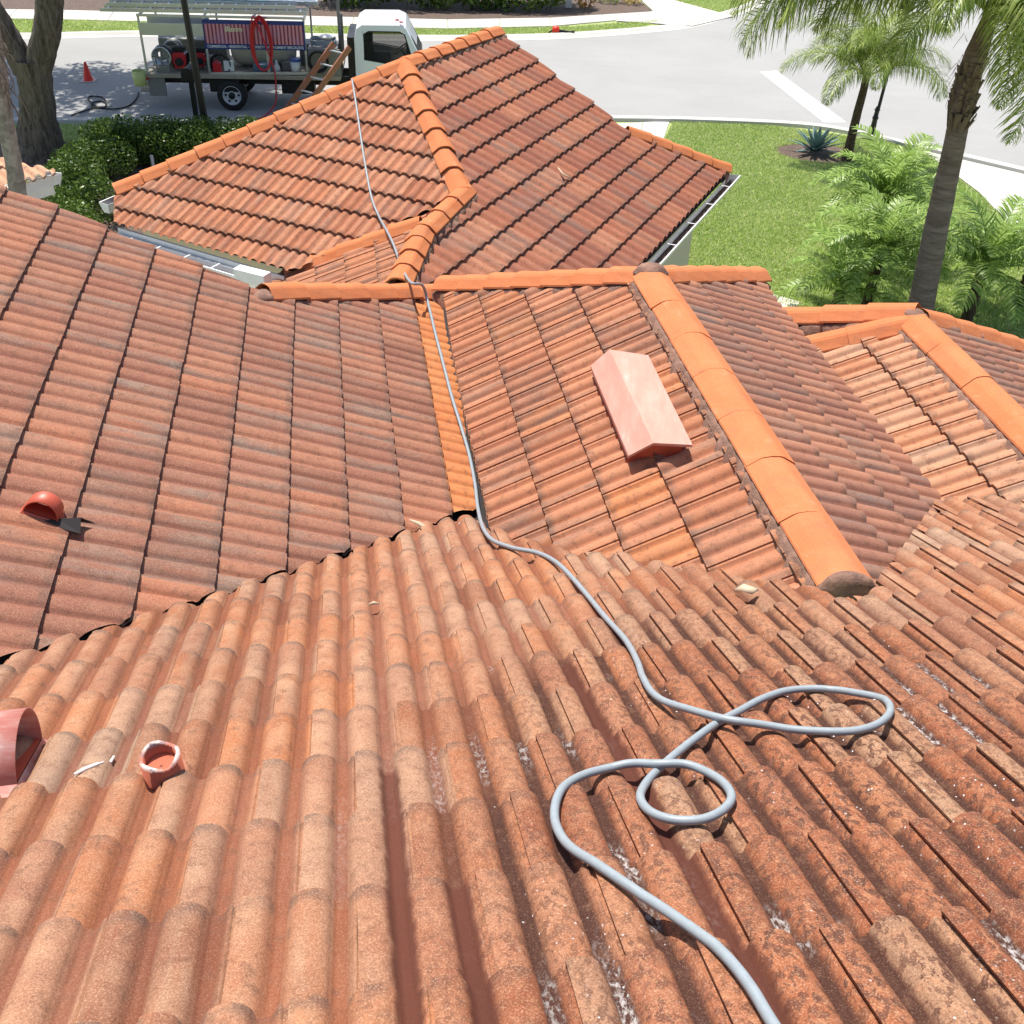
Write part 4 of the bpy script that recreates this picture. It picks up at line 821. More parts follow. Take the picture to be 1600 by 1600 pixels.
# ------------------------------------------------------------ palms
def frond_mesh(name, L, droop, nl, ll, lw, ldroop, mat, seed, up=.6, twist=.0, plumose=.3, stalk=.15):
    q = np.random.RandomState(seed); V, Fc = [], []; n0 = 0; path = []
    x = z = 0; a = up; N = 24
    for i in range(N+1):
        path.append(np.array([x, 0, z])); a -= droop/N*(.35+1.3*i/N); x += math.cos(a)*L/N; z += math.sin(a)*L/N
    path = np.array(path)
    def pos(t): f = t*N; i = min(int(f), N-1); return path[i]+(path[i+1]-path[i])*(f-i), (path[i+1]-path[i])/np.linalg.norm(path[i+1]-path[i])
    mbv, mbf = [], []
    for i in range(N+1):                                        # rachis as a thin triangular rod
        r = .016*(1-i/N*.85)*L/1.6; p = path[i]; mbv += [p+[0, r, 0], p+[0, -r, 0], p+[0, 0, -r*1.4]]
    for i in range(N):
        for k in range(3): b = i*3; mbf.append((b+k, b+(k+1) % 3, b+3+(k+1) % 3, b+3+k))
    V += mbv; Fc += mbf; n0 = len(V)
    for i in range(nl):
        t = stalk+(1-stalk)*(i+q.rand())/nl; p, tg = pos(min(t, .999)); nrm = np.array([-tg[2], 0, tg[0]])
        env = math.sin(PI*min(1, (t-stalk)/(1-stalk)*.86+.16))**.6
        for s_ in (-1, 1):
            l = ll*env*q.uniform(.8, 1.1); lift_ = q.normal()*plumose+.25; d0 = tg*.62+np.array([0, s_, 0])*.85+nrm*lift_; d0 /= np.linalg.norm(d0)
            d1 = d0*.75+np.array([0, 0, -1])*ldroop*q.uniform(.6, 1.2); d1 /= np.linalg.norm(d1); d2 = d1*.6+np.array([0, 0, -1])*ldroop*1.3; d2 /= np.linalg.norm(d2)
            p1 = p+d0*l*.35; p2 = p1+d1*l*.35; p3 = p2+d2*l*.3; sw = np.cross(d1, nrm*.6+np.array([.3, 0, .6])); sw /= np.linalg.norm(sw)+1e-6
            w_ = lw*q.uniform(.8, 1.2)
            V += [p-sw*w_*.3, p+sw*w_*.3, p1-sw*w_*.5, p1+sw*w_*.5, p2-sw*w_*.42, p2+sw*w_*.42, p3-sw*w_*.06, p3+sw*w_*.06]
            Fc += [(n0, n0+1, n0+3, n0+2), (n0+2, n0+3, n0+5, n0+4), (n0+4, n0+5, n0+7, n0+6)]; n0 += 8
    o = npmesh(name, V, Fc, mat); me = o.data; D.objects.remove(o); return me
def add_frond(me, parent, loc, az, tilt, roll=0, sc=1):
    o = D.objects.new('frond', me); COL.objects.link(o); o.parent = parent; o.location = loc
    o.rotation_euler = (Matrix.Rotation(az, 3, 'Z')@Matrix.Rotation(-tilt, 3, 'Y')@Matrix.Rotation(roll, 3, 'X')).to_euler(); o.scale = (sc,)*3
QM = [frond_mesh('queen_frond', 2.9, 2.0, 130, .72, .017, .95, M_PALM, 11+i, .5, plumose=.55) for i in range(4)]
PM_ = [frond_mesh('date_frond', 1.45, 1.8, 40, .33, .025, .25, M_PYG, 31+i, .75, plumose=.12, stalk=.12) for i in range(4)]
def queen_palm(base, pts, radii, crown, nfr, sc, label, trunkmat, boot=None, lowtilt=-.55):
    r_ = empty('queen_palm', base, label, 'palm tree', None); b = Vector(base)
    MB().tube(catmull([p-b for p in pts], 8), list(np.interp(np.linspace(0, 1, (len(pts)-1)*8+1), np.linspace(0, 1, len(radii)), radii)), 16, jit=.02).build('trunk', trunkmat, r_)
    if boot: boot(r_, b)
    for i in range(nfr):
        az = i*2.39996+rnd.uniform(-.2, .2); t = i/nfr; add_frond(rnd.choice(QM), r_, crown-b, az, (1-t)*.75+t*lowtilt+rnd.uniform(-.1, .1), rnd.uniform(-.3, .3), sc*rnd.uniform(.85, 1.08))
    return r_
bp = G(1424, 548); Yb = bp[1]
tp = [Vector(bp), at(1439, 478, Yb+.05), at(1458, 380, Yb+.1), at(1477, 290, Yb+.2), at(1494, 212, Yb+.25), at(1502, 165, Yb+.3), at(1520, 100, Yb+.3), at(1545, 30, Yb+.3), at(1552, -10, Yb+.3)]
def boot(r_, b):
    mb = MB(); base = at(1494, 205, Yb+.25)-b; top_ = at(1538, 20, Yb+.3)-b; ax = (top_-base)
    for i in range(80):
        t = rnd.random()**1.3*.5; a = rnd.uniform(0, 2*PI); p = base+ax*t; o_ = Vector((math.cos(a), math.sin(a), 0)); r = .15+.07*rnd.random()
        mb.bar(p+o_*.10+Vector((0, 0, -.10)), p+o_*r+Vector((0, 0, .12+.15*rnd.random())), .06*rnd.uniform(.5, 1.2), .014)
    for i in range(30):
        t = rnd.random()*.8; a = rnd.uniform(0, 2*PI); p = base+ax*t; o_ = Vector((math.cos(a), math.sin(a), 0)); mb.tube([p+o_*.13, p+o_*.2+Vector((0, 0, .1)), p+o_*rnd.uniform(.2, .32)+Vector((0, 0, -.1))], [.006, .004, .002], 4)
    mb.build('leaf_base', M_DEAD, r_)
big = queen_palm(tuple(bp), tp, [.215, .195, .18, .165, .15, .14, .18, .15, .09, .05], at(1548, -8, Yb+.3), 17, .92, 'large queen palm with smooth grey leaning trunk at the right', M_PTR, boot, -.35)
cr = at(1540, 10, Yb+.25); bb_ = Vector(bp)
for (az, tl_, ro, sc) in ((2.75, .12, .3, 1.35), (2.9, .0, -.2, 1.3), (3.05, .22, 0, 1.35), (3.2, .05, .2, 1.3), (3.35, .18, .2, 1.2), (2.6, .22, .2, 1.3), (2.7, .38, .1, 1.3), (2.95, .42, 0, 1.35), (3.15, .35, .1, 1.3), (3.4, .42, .1, 1.2), (2.82, .2, .1, 1.2), (3.05, .12, .1, 1.1), (2.6, .75, .1, 1.25), (2.85, .7, .1, 1.3), (3.05, .8, 0, 1.25), (3.3, .65, .1, 1.25), (3.5, .4, .1, 1.1), (2.4, .5, 0, 1.1), (2.75, .5, .1, 1.15), (2.95, .3, -.1, 1.15), (3.2, .3, .2, 1.1), (3.15, .55, 0, 1.1), (2.5, .1, .2, 1.0), (-.9, -.2, .1, 1.0), (-1.6, -.3, 0, .7), (-.2, .0, .1, .9), (2.85, .22, -.2, .95), (3.1, .0, .1, .86), (2.65, .3, .3, 1.05), (3.35, .12, -.2, .95), (3.0, .42, .2, 1.1), (-1.0, -.35, .2, .8), (-1.35, -.5, -.2, .8), (-.7, -.1, 0, .9), (-.4, .1, .2, .9), (-1.1, .15, .1, .85), (.1, -.2, .1, .8)):
    add_frond(rnd.choice(QM), big, cr-bb_, az, tl_, ro, sc)
b2 = G(1322, 252); Y2 = b2[1]; t2 = [Vector(b2), at(1328, 225, Y2), at(1340, 175, Y2), at(1350, 138, Y2), at(1354, 112, Y2)]
sm = empty('queen_palm', tuple(b2), 'slender young queen palm beside the agave bed near the street', 'palm tree'); bb2 = Vector(b2)
MB().tube(catmull([p-bb2 for p in t2], 6), list(np.interp(np.linspace(0, 1, 25), [0, .3, 1], [.14, .1, .075])), 12, jit=.03).build('trunk', M_PYT, sm)
for i in range(22):
    az = i*2.39996; t = i/22; add_frond(rnd.choice(QM), sm, at(1353, 120, Y2)-bb2, az, 1.1-t*1.1, rnd.uniform(-.3, .3), rnd.uniform(.66, .86))
def pygmy(base, h, nfr, label, sc=1., heads=1):
    r_ = empty('pygmy_date_palm', base, label, 'palm tree', 'pygmy date palms on the lawn')
    mb = MB(); n = 12; mb.tube([(rnd.uniform(-.01, .01), rnd.uniform(-.01, .01), h*i/n) for i in range(n+1)], [.085*(1+.12*(i % 2)) for i in range(n+1)], 10, jit=.15).build('trunk', M_PYT, r_)
    for i in range(nfr):
        t = i/nfr; add_frond(rnd.choice(PM_), r_, (0, 0, h), i*2.39996+rnd.uniform(-.15, .15), .85-t*1.25, rnd.uniform(-.2, .2), sc*rnd.uniform(.85, 1.1))
for (u, v, h, n, lab, sc) in ((1352, 484, .95, 25, 'pygmy date palm with a clear short dark trunk, left of the leaning grey trunk', 1.02), (1362, 395, .95, 28, 'pygmy date palm furthest from the roof, with the tallest fronds', 1.12), (1302, 505, .55, 20, 'low pygmy date palm closest to the middle roof', .9), (1508, 506, .9, 25, 'pygmy date palm right of the leaning grey trunk', 1.1), (1590, 478, .7, 20, 'pygmy date palm at the right picture edge by the driveway', 1.0)):
    p = G(u, v); pygmy(tuple(p), h, n, lab, sc)
# agave
ag = empty('agave', tuple(G(1273, 240)), 'blue-green spiky agave in a round mulch bed on the lawn', 'plant')
mb = MB()
for i in range(34):
    a = i*2.39996; t = i/34; L = .34+.5*min(1, t*1.3+.25)*.8; el = 1.45-t*1.2; d = Vector((math.cos(a)*math.cos(el), math.sin(a)*math.cos(el), math.sin(el))); s_ = Vector((-math.sin(a), math.cos(a), 0)); nn = s_.cross(d)*-1
    vs = []; prof_ = [(0, .045), (.3, .055), (.6, .045), (.85, .022), (1, .002)]
    for f, w_ in prof_: c = d*L*f+Vector((0, 0, .05-.1*f*f*(t))); vs += [c-s_*w_+nn*w_*.35, c, c+s_*w_+nn*w_*.35]
    mb.add(vs, [(q*3+c, q*3+c+1, q*3+c+4, q*3+c+3) for q in range(4) for c in (0, 1)], True)
o = mb.build('leaf_rosette', M_AGAVE, ag); m = o.modifiers.new('s', 'SOLIDIFY'); m.thickness = .008

# ------------------------------------------------------------ street furniture
p0 = G(328, 236); p0v = Vector(p0)
lp = empty('street_light', tuple(p0), 'tall dark metal light pole rising out of the hedge past the truck', 'street light')
top_ = at(287, 0, p0[1])-p0v; ext = top_*1.75
mb = MB(); mb.tube([Vector((0, 0, 0)), top_*.35, top_, ext], [.085, .075, .065, .05], 14).build('pole', M_BLACK, lp)
mb = MB(); mb.lathe([(.13, 0), (.13, .25), (.1, .35), (.085, .4)], n=14).build('base', M_BLACK, lp)
mb = MB(); mb.bar(ext, ext+Vector((.9, .5, .15)), .05); mb.box(ext+Vector((1.15, .64, .17)), (.6, .22, .1), rz=.5); mb.build('lamp_arm', M_BLACK, lp)
pm = G(308, 192); mbx = empty('mailbox', tuple(pm), 'black mailbox on a dark post at the near kerb behind the hedge', 'mailbox')
MB().bar((0, 0, 0), (0, 0, 1.15), .1).build('post', M_BLACK, mbx)
mb = MB(); N = 10; vs = []
for x in (-.1, .1):
    vs += [(x, -.26, 1.02), (x, .26, 1.02)]
cyl = []
for y in (-.24, .24):
    cyl += [(-.14, y, 1.0), (.14, y, 1.0)]+[(.14*math.cos(a), y, 1.14+.14*math.sin(a)) for a in np.linspace(0, PI, 9)]
n_ = 11; mb.add(cyl, [tuple(range(n_))[::-1], tuple(range(n_, 2*n_))]+[(i, (i+1) % n_, n_+(i+1) % n_, n_+i) for i in range(n_)]); mb.build('box', M_BLACK, mbx)
pl_ = G(1361, 213); l2 = empty('lamp_post', tuple(pl_), 'slim black ornamental lamp post on the lawn edge behind the young queen palm', 'lamp post')
tl2 = at(1384, 127, pl_[1])-Vector(pl_); MB().tube([Vector((0, 0, 0)), tl2*.55, tl2*1.5, tl2*2.0], [.045, .04, .035, .03], 12).build('pole', M_BLACK, l2)
MB().lathe([(.1, 0), (.1, .05), (.075, .1), (.06, .4), (.08, .44), (.06, .48), (.05, .6), (.075, .63), (.05, .66), (.045, .7)], n=14).build('base', M_BLACK, l2)
h2 = tl2*2.0; MB().lathe([(.03, h2.z), (.09, h2.z+.05), (.15, h2.z+.4), (.05, h2.z+.55), (.01, h2.z+.62)], (h2.x, h2.y, 0), 6).build('lantern', M_BLACK, l2)
pc = G(138.5, 126.5); cone = empty('traffic_cone', tuple(pc), 'orange-red traffic cone on the street in the oak shade', 'traffic cone')
MB().lathe([(.15, .02), (.13, .03), (.115, .05), (.03, .46), (.025, .47), (0.001, .47)], n=18).build('cone_body', M_CONE, cone)
MB().box((0, 0, .012), (.36, .36, .022)).build('base', simple('cone_base', (.5, .42, .4), .6), cone, .004)
mb = MB(); 
p = G(187, 282); s1 = D.objects.new('garden_stake', None); D.objects.remove(s1)
o = MB().bar(G(187, 282), at(177, 232, G(187, 282)[1]), .02).build('garden_stake', M_ALU); tag(o, 'thin grey metal stake in the shrub bed', 'stake')
q = G(241, 268); o = MB().tube([q, q+np.array([0, 0, .34])], .035, 12).build('pipe_stub', M_WHITE); tag(o, 'short white pipe standing in the bed beside the garage hip', 'pipe')
# black hose on street
cb = [(112, 182), (130, 176), (150, 170), (163, 171), (166, 164), (158, 160), (146, 162), (144, 168), (154, 171), (166, 167), (162, 155), (146, 152), (138, 156), (150, 168), (170, 172), (190, 171), (205, 165), (214, 155), (217, 146)]
o = MB().tube(catmull([U(G(u, v), .03) for u, v in cb], 6), .018, 8).build('black_hose', M_RUB); tag(o, 'thin black hose tangled on the street behind the truck', 'hose')
# something orange by the far kerb
q = Vector(G(868, 54)); bl = empty('leaf_blower', q, 'small orange and black blower lying on the grass at the far kerb', 'tool')
mb = MB(); mb.lathe([(.001, -.12), (.1, -.1), (.12, 0), (.1, .1), (.001, .12)], (0, 0, .14), 12, 'X'); mb.build('housing', M_CONE, bl)
MB().tube([(.08, 0, .12), (.3, -.02, .1), (.45, .02, .08), (.6, 0, .1)], [.05, .045, .04, .05], 10).build('nozzle', M_RUB, bl)
MB().tube([(-.1, 0, .12), (-.2, 0, .06), (-.26, -.05, .01)], .03, 8).build('handle', M_RUB, bl)

# ------------------------------------------------------------ neighbour roof
NH = empty('neighbour_house', (-6.9, 13.2, 0), 'small roof corner with pale orange tiles and white gutter at the left edge', 'house')
cN = G(86, 271, 2.6)-np.array([-6.9, 13.2, 0]); cW = G(86, 271, 2.6)
mN = tile_mat('pale_new_tile', [(0, (.62, .36, .22)), (1, (.68, .42, .27))], grey=.1, patch=.1, sand=.3)
dA = G(30, 288, 2.6)-cW; dA /= np.linalg.norm(dA); azN = math.atan2(dA[1], -dA[0])
azD = math.atan2(-dA[1], dA[0]); perp = np.array([-dA[1], dA[0], 0]); perp = perp if perp[1] < 0 else -perp      # towards the camera
azn = math.atan2(perp[0], perp[1]); PN = Plane.through(azn, .42, cW)
up_ = -perp
pN = [cW+perp*.0, cW+dA*2.8, cW+dA*2.8+up_*1.6, G(0, 222, 3.3), cW+dA*.0+up_*.12]
oN = tiles('roof_slope', PN, [cW+perp*.03, cW+dA*2.6+perp*.03, cW+dA*2.6+up_*1.9, cW+dA*1.35+up_*1.25, cW+up_*.02], mN, None, e=.36, sp=.152, hh=.045, t0=(cW@PN.h)/math.cos(math.atan(.42))+.03, ns=8)
oN.parent = NH; oN.matrix_parent_inverse = Matrix.Translation((6.9, -13.2, 0))
def loc(p): return Vector(p)-Vector((-6.9, 13.2, 0))
mb = MB(); A_ = Vector(cW); dv = Vector(dA); pv = Vector(perp); z_ = Vector((0, 0, 1))
for (w0, w1, za, zb) in ((-.02, -.05, -.02, -.16), (-.10, -.13, -.16, -.30)):
    mb.add([loc(A_+pv*w0+z_*za), loc(A_+dv*2.6+pv*w0+z_*za), loc(A_+dv*2.6+pv*w0+z_*zb), loc(A_+pv*w0+z_*zb)], [(0, 1, 2, 3)])
o = mb.build('fascia', M_WHITE, NH); o.modifiers.new('s', 'SOLIDIFY').thickness = .03
q = [loc(A_-pv*.25-z_*.2), loc(A_+dv*2.6-pv*.25-z_*.2)]
MB().prism([q[0]+dv*.25, q[1], q[1]-pv*1.8, q[0]+dv*.9-pv*1.0], 0, 2.45).build('wall', M_WW, NH)
gq = gutter(loc(A_+dv*.02-z_*.03), loc(A_-pv*1.3+dv*.45-z_*.03), -dv, 'gutter', 'white gutter end of the small roof corner', .12, .12, 0, parent=NH)

# ------------------------------------------------------------ truck
tdir = math.atan2(.42, 4.34); TP = G(365, 174); truck = empty('work_truck', tuple(TP), 'white cab flatbed pressure-washing truck with tank, reels and a blue and pink sign', 'truck', rz=tdir)
# local: x forward, y away from the camera, z up; near side is y=0
def B(name, mat, c, d, bev=.01, par=truck): return MB().box(c, d).build(name, mat, par, bev)
B('bed', M_WOOD, (.35, .95, .80), (4.6, 1.9, .10))
fr = MB(); fr.box((.9, .55, .62), (5.2, .09, .2)); fr.box((.9, 1.35, .62), (5.2, .09, .2)); fr.box((-.15, .25, .58), (.7, .4, .28)); fr.box((1.6, .3, .55), (.8, .35, .3)); fr.build('chassis', M_BLACK, truck)
B('rear_step', M_WOOD, (-1.95, .5, .42), (.45, .8, .04)); MB().prism([(-1.95, .05), (-1.55, .05), (-1.55, .12), (-1.95, .12)], .32, .78).build('step_bracket', M_GREY, truck)
B('tail_lamp', M_HRED, (-1.93, .0, .73), (.05, .03, .06))
def wheel(x, y, r=.36):
    wv = empty('wheel', (x, y, r), None, None); wv.parent = truck
    del_ = MB().lathe([(r*.62, -.12), (r*.9, -.13), (r*.98, -.1), (r, 0), (r*.98, .1), (r*.9, .13), (r*.62, .12)], n=36, axis='Y'); t = del_.build('tyre', M_RUB, wv)
    rm = MB().lathe([(r*.62, -.11), (r*.58, -.12), (r*.56, -.05), (r*.3, -.055), (r*.26, -.1), (r*.14, -.11), (.001, -.11)], n=36, axis='Y').build('rim', M_WHITE, wv)
    hb2 = MB(); hb2.lathe([(r*.24, -.09), (r*.22, -.14), (.001, -.145)], n=16, axis='Y')
    for k in range(6): a = k*PI/3; hb2.lathe([(.028, -.062), (.028, -.066), (.001, -.067)], (math.cos(a)*r*.43, 0, math.sin(a)*r*.43), 10, 'Y')
    hb2.build('hub', M_BLACK, wv); return wv
wheel(0, .14); wheel(0, 1.75); wheel(3.75, .16); wheel(3.75, 1.72)
# rack
rk = MB()
for x in (-1.92, -.45, 1.86):
    for y in (.03, 1.8): rk.bar((x, y, .85), (x, y, 2.12), .045)
for y in (.03, 1.8): rk.bar((-1.95, y, 2.12), (1.9, y, 2.12), .05)
for x in (-1.92, -.45, .7, 1.86): rk.bar((x, .03, 2.1), (x, 1.8, 2.1), .04)
rk.build('ladder_rack', M_ALU, truck)
tb = MB(); tb.box((-1.19, .0, 1.83), (1.46, .03, .26)); tb.box((-1.19, .42, 1.71), (1.46, .8, .03)); tb.box((-1.19, .84, 1.83), (1.46, .03, .26)); tb.build('tray', M_ALU, truck)
hp = MB(); hp.bar((2.62, .06, .85), (2.62, .06, 1.45), .06); hp.bar((2.62, .9, .85), (2.62, .9, 2.4), .07); hp.bar((2.62, 1.8, .85), (2.62, 1.8, 1.9), .06); hp.box((2.3, .02, 1.15), (.75, .02, .6)); hp.build('headboard', M_GREY, truck)
# tank
MB().lathe([(.001, -.78), (.22, -.77), (.36, -.7), (.42, -.55), (.42, .55), (.36, .7), (.22, .77), (.001, .78)], (.75, .95, 1.28), 28, 'X').build('tank', M_TANK, truck)
B('tank_board', M_WHITE, (-.0, .12, 1.02), (.24, .02, .24)); 
lg = MB(); lg.bar((.95, .06, .85), (.95, .06, 1.45), .05); lg.bar((-.42, .05, .86), (1.9, .05, .9), .05); lg.build('side_rail', M_TANK, truck)
# reels
for x, y in ((-1.55, .22), (-1.42, .85)):
    r_ = empty('hose_reel', (x, y, 1.2), None, None); r_.parent = truck
    MB().lathe([(.21, -.14), (.23, -.14), (.23, -.12), (.12, -.12), (.12, .12), (.23, .12), (.23, .14), (.21, .14)], n=28, axis='Y').build('drum', M_ALU, r_)
    MB().lathe([(.19, -.11), (.2, 0), (.19, .11)], n=24, axis='Y').build('wound_hose', M_RUB, r_)
    k = MB(); k.bar((-.19, -.13, 0), (.19, -.13, 0), .02); k.bar((0, -.13, -.19), (0, -.13, .19), .02); k.bar((-.14, -.1, -.02), (-.14, -.1, -.35), .04); k.bar((.14, -.1, -.02), (.14, -.1, -.35), .04); k.box((.03, -.12, -.26), (.26, .02, .16)); k.build('reel_frame', M_GREY, r_)
def engine(x, y, s=1.):
    e_ = empty('engine', (x, y, .88), None, None); e_.parent = truck
    MB().prism([(-.16*s, -.02), (.16*s, -.02), (.16*s, .3*s), (-.16*s, .3*s)], .05, .34*s).build('block', M_BLACK, e_)
    vs = [(-.10, -.05, .05), (.10, -.05, .05), (.16, -.05, .22), (.15, -.05, .34), (.08, -.05, .38), (-.08, -.05, .38), (-.15, -.05, .34), (-.16, -.05, .22)]
    vs = [(a*s, b*s, c*s) for a, b, c in vs]; b2 = [(a*1.0, .03, c) for a, b, c in vs]
    MB().add(vs+b2, [tuple(range(8))]+[(i, (i+1) % 8, 8+(i+1) % 8, 8+i) for i in range(8)]).build('shroud', simple('engine_red', (.5, .015, .03), .35), e_, .008)
    MB().lathe([(.09*s, -.075*s), (.085*s, -.085*s), (.001, -.085*s)], (0, 0, .19*s), 20, 'Y').build('fan_grille', M_RUB, e_)
    MB().box((0, .12, .42*s), (.26*s, .2, .1)).build('air_filter', M_RUB, e_, .02)
engine(-1.16, .2, 1.08); engine(-.72, .42, .95)
jk = MB()
for i in range(16): x = -1.4+rnd.random()*1.1; y = .1+rnd.random()*.5; jk.tube([(x, y, .9), (x+rnd.uniform(-.1, .2), y, .95+rnd.random()*.2), (x+rnd.uniform(-.1, .3), y+.1, .92)], .014, 6)
jk.build('pump_pipes', M_GREY, truck)
# sign
sg = MB(); sg.box((.70, -.005, 1.745), (2.34, .025, .64)); sign = sg.build('sign', simple('sign_blue', (.02, .045, .20), .35), truck); sign['label'] = 'wide printed sign, blue borders over pink stripes'
def stripes_mat():
    t = NT('sign_stripes'); ob = t.coords()['Object']; wv = t.n('ShaderNodeTexWave'); wv.inputs['Scale'].default_value = 3.6; wv.inputs['Distortion'].default_value = .6; t.l(ob, wv.inputs['Vector'])
    b = t.ramp(wv.outputs[0], [(.1, (.22, .03, .06)), (.35, (.5, .14, .18)), (.75, (.62, .3, .34))]); t.col(t.mix(t.ramp(t.noise(ob, 2.2, 2), [(.5, 0.), (.7, .5)]), b, (.4, .25, .45))); t.b.inputs['Roughness'].default_value = .4; return t.m
MB().box((.70, -.021, 1.762), (2.28, .006, .43)).build('striped_field', stripes_mat(), sign)
def text(s, size, x, z, mat, par, y=-.03, sx=1, shear=0, name='lettering', bold=.0):
    c = D.curves.new(name, 'FONT'); c.body = s; c.size = size; c.extrude = .002; c.shear = shear; c.offset = bold; o = D.objects.new(name, c); COL.objects.link(o)
    dg = bpy.context.evaluated_depsgraph_get(); me = D.meshes.new_from_object(o.evaluated_get(dg)); D.objects.remove(o); me.materials.append(mat) if not me.materials else None
    o = D.objects.new(name, me); COL.objects.link(o); o.parent = par
    wd = max(v.co.x for v in me.vertices); k = (sx/wd if sx != 1 else 1); o.matrix_local = Matrix.Translation((x, y, z))@Matrix.Rotation(PI/2, 4, 'X')@Matrix.Diagonal((k, 1, 1, 1)); return o
M_CREAM = simple('cream_ink', (.75, .72, .45), .5, var=.03); M_INK = simple('white_ink', (.8, .8, .8), .5, var=.03)
text('COMMERCIAL \u2022 RESIDENTIAL \u2022 PROPERTY MANAGEMENT SPECIALISTS', .082, -.42, 1.458, M_INK, sign, y=-.021, sx=2.24, bold=.001)
text('Blastm', .15, .02, 1.82, M_CREAM, sign, y=-.027, sx=.42, shear=.3, bold=.003)
# rack load
def ladder(name, a, b, wdv, rail, nr, mat, rmat, label, railh=.07, railw=.025):
    a, b, wdv = Vector(a), Vector(b), Vector(wdv); o0 = empty(name, a, label, 'ladder'); 
    for s_ in (0, 1): MB().bar(wdv*s_, b-a+wdv*s_, railw, railh).build('rail', mat, o0)
    for i in range(nr):
        p = (b-a)*((i+.5)/nr); MB().bar(p, p+wdv, .03, .03).build('rung', rmat, o0)
    return o0
Rt = Matrix.Rotation(tdir, 3, 'Z'); TL = lambda x, y, z: Vector(TP)+Rt@Vector((x, y, z))
yv = Rt@Vector((0, 1, 0))
ladder('extension_ladder', TL(-2.75, .0, 2.22), TL(1.95, .0, 2.24), yv*.42, 0, 15, M_ALU, M_ALU, 'long aluminium extension ladder nearest the camera on the truck rack')
ladder('extension_ladder', TL(-2.6, .06, 2.33), TL(1.7, .06, 2.35), yv*.34, 0, 14, M_ALU, M_ALU, 'narrower aluminium ladder section stacked on the near ladder of the rack')
ladder('stepladder', TL(-2.45, .72, 2.2), TL(.9, .72, 2.22), yv*.5, 0, 11, simple('green_fibreglass', (.16, .33, .27), .5), M_ALU, 'green fibreglass stepladder folded flat on the far side of the truck rack')
o = MB().box((0, 0, 0), (2.3, .42, .1)).build('work_plank', M_ALU, None, .005); o.location = TL(.95, 1.5, 2.2); o.rotation_euler = (0, 0, tdir); tag(o, 'broad aluminium work plank on the far side of the truck rack', 'plank')
o = MB().tube([TL(.35, 1.15, 2.28), TL(.85, 1.3, 2.42), TL(1.35, 1.45, 2.5)], .03, 8).build('wand_pole', M_WHITE); tag(o, 'white pole lying across the work plank on the rack', 'pole')
lb = ladder('fibreglass_ladder', TL(1.15, -1.0, .02), TL(2.55, -.1, 1.62), Rt@Vector((.38, -.22, -.03)), 0, 6, M_LAD, M_WHITE, 'brown fibreglass ladder with pale treads leaning against the truck bed', .13, .045)
# red hose coil
rh = []
for k in range(4):
    for i in range(16):
        a = 2*PI*i/16; rh.append(TL(.86+(.19+.02*k)*math.sin(a), -.09-.02*k, 1.53+(.54+.02*k)*math.cos(a)+.02*k))
rh += [TL(1.08, -.13, 1.1), TL(1.1, -.16, .6), TL(1.05, -.22, .25), TL(.8, -.5, .03), TL(.5, -.8, .02), TL(.1, -1.1, .02)]
o = MB().tube(catmull(rh, 4), .018, 8).build('red_hose', M_HRED); tag(o, 'coiled red hose hanging over the truck sign and trailing to the street', 'hose')
def bucket(name, p, r, h, mat, lid, label, wl_=None):
    b = empty(name, p, label, 'bucket'); MB().lathe([(.001, 0), (r*.86, 0), (r, h), (r*.93, h), (r*.8, .02)], n=20).build('pail', mat, b)
    if lid: MB().lathe([(r*1.04, h-.02), (r*1.04, h+.03), (r*.95, h+.04), (.001, h+.035)], n=20).build('lid', lid, b)
    hd = MB(); hd.tube([(math.cos(a)*r*1.02, -r*.2-.02, h*.75-math.sin(a)*r*.6) for a in np.linspace(0, PI, 9)], .005, 6); hd.build('handle', M_ALU, b); return b
bucket('bucket', TL(1.58, .2, .86), .13, .3, M_WHITE, M_BLUE, 'white bucket with a blue lid on the truck bed')
bucket('bucket', TL(-2.12, .05, .56), .17, .34, M_YEL, None, 'pale yellow-green bucket hanging at the rear of the truck')
jg = empty('jug', TL(1.12, .2, .86), 'small clear plastic jug on the truck bed beside the white bucket', 'jug'); MB().lathe([(.001, 0), (.075, 0), (.08, .14), (.04, .2), (.025, .26), (.001, .26)], n=14).build('jug_body', simple('clear_plastic', (.6, .62, .62), .3), jg); MB().lathe([(.03, .25), (.03, .29), (.001, .29)], n=12).build('cap', M_WHITE, jg)
o = MB().box((0, 0, .1), (.5, .3, .2)).build('blue_container', simple('dull_blue', (.08, .16, .22), .5), None, .05); o.location = TL(.8, .3, .86); o.rotation_euler = (0, 0, tdir); tag(o, 'dull blue container on the truck bed under the red hose', 'container')
gh = []
for k in range(5):
    for i in range(12): a = 2*PI*i/12; gh.append(TL(2.25+.3*math.cos(a), .5+.3*math.sin(a), 1.5+.02*k+.02*math.sin(3*a)))
o = MB().tube(catmull(gh, 3), .016, 6).build('white_hose', M_HOSE); tag(o, 'pale coiled hose on top of the truck box behind the cab', 'hose')
o = lump('rag', TL(2.35, .35, 1.66), .14, M_WHITE, None, (1.3, 1, .35), 41); tag(o, 'crumpled white cloth on the truck box behind the cab', 'cloth')
B('toolbox', M_GREY, (2.25, .5, 1.15), (.7, .8, .6), .01)
for (x, y, sx_, sy_, sz_) in ((-.62, 1.2, .9, .5, .55), (-1.5, 1.5, .7, .4, .5), (1.75, 1.3, .3, .6, .5), (-.45, .35, .18, .2, .35), (1.35, .55, .3, .25, .22)): MB().box((x, y, .85+sz_/2), (sx_, sy_, sz_)).build('equipment_case', M_GREY, truck, .02)
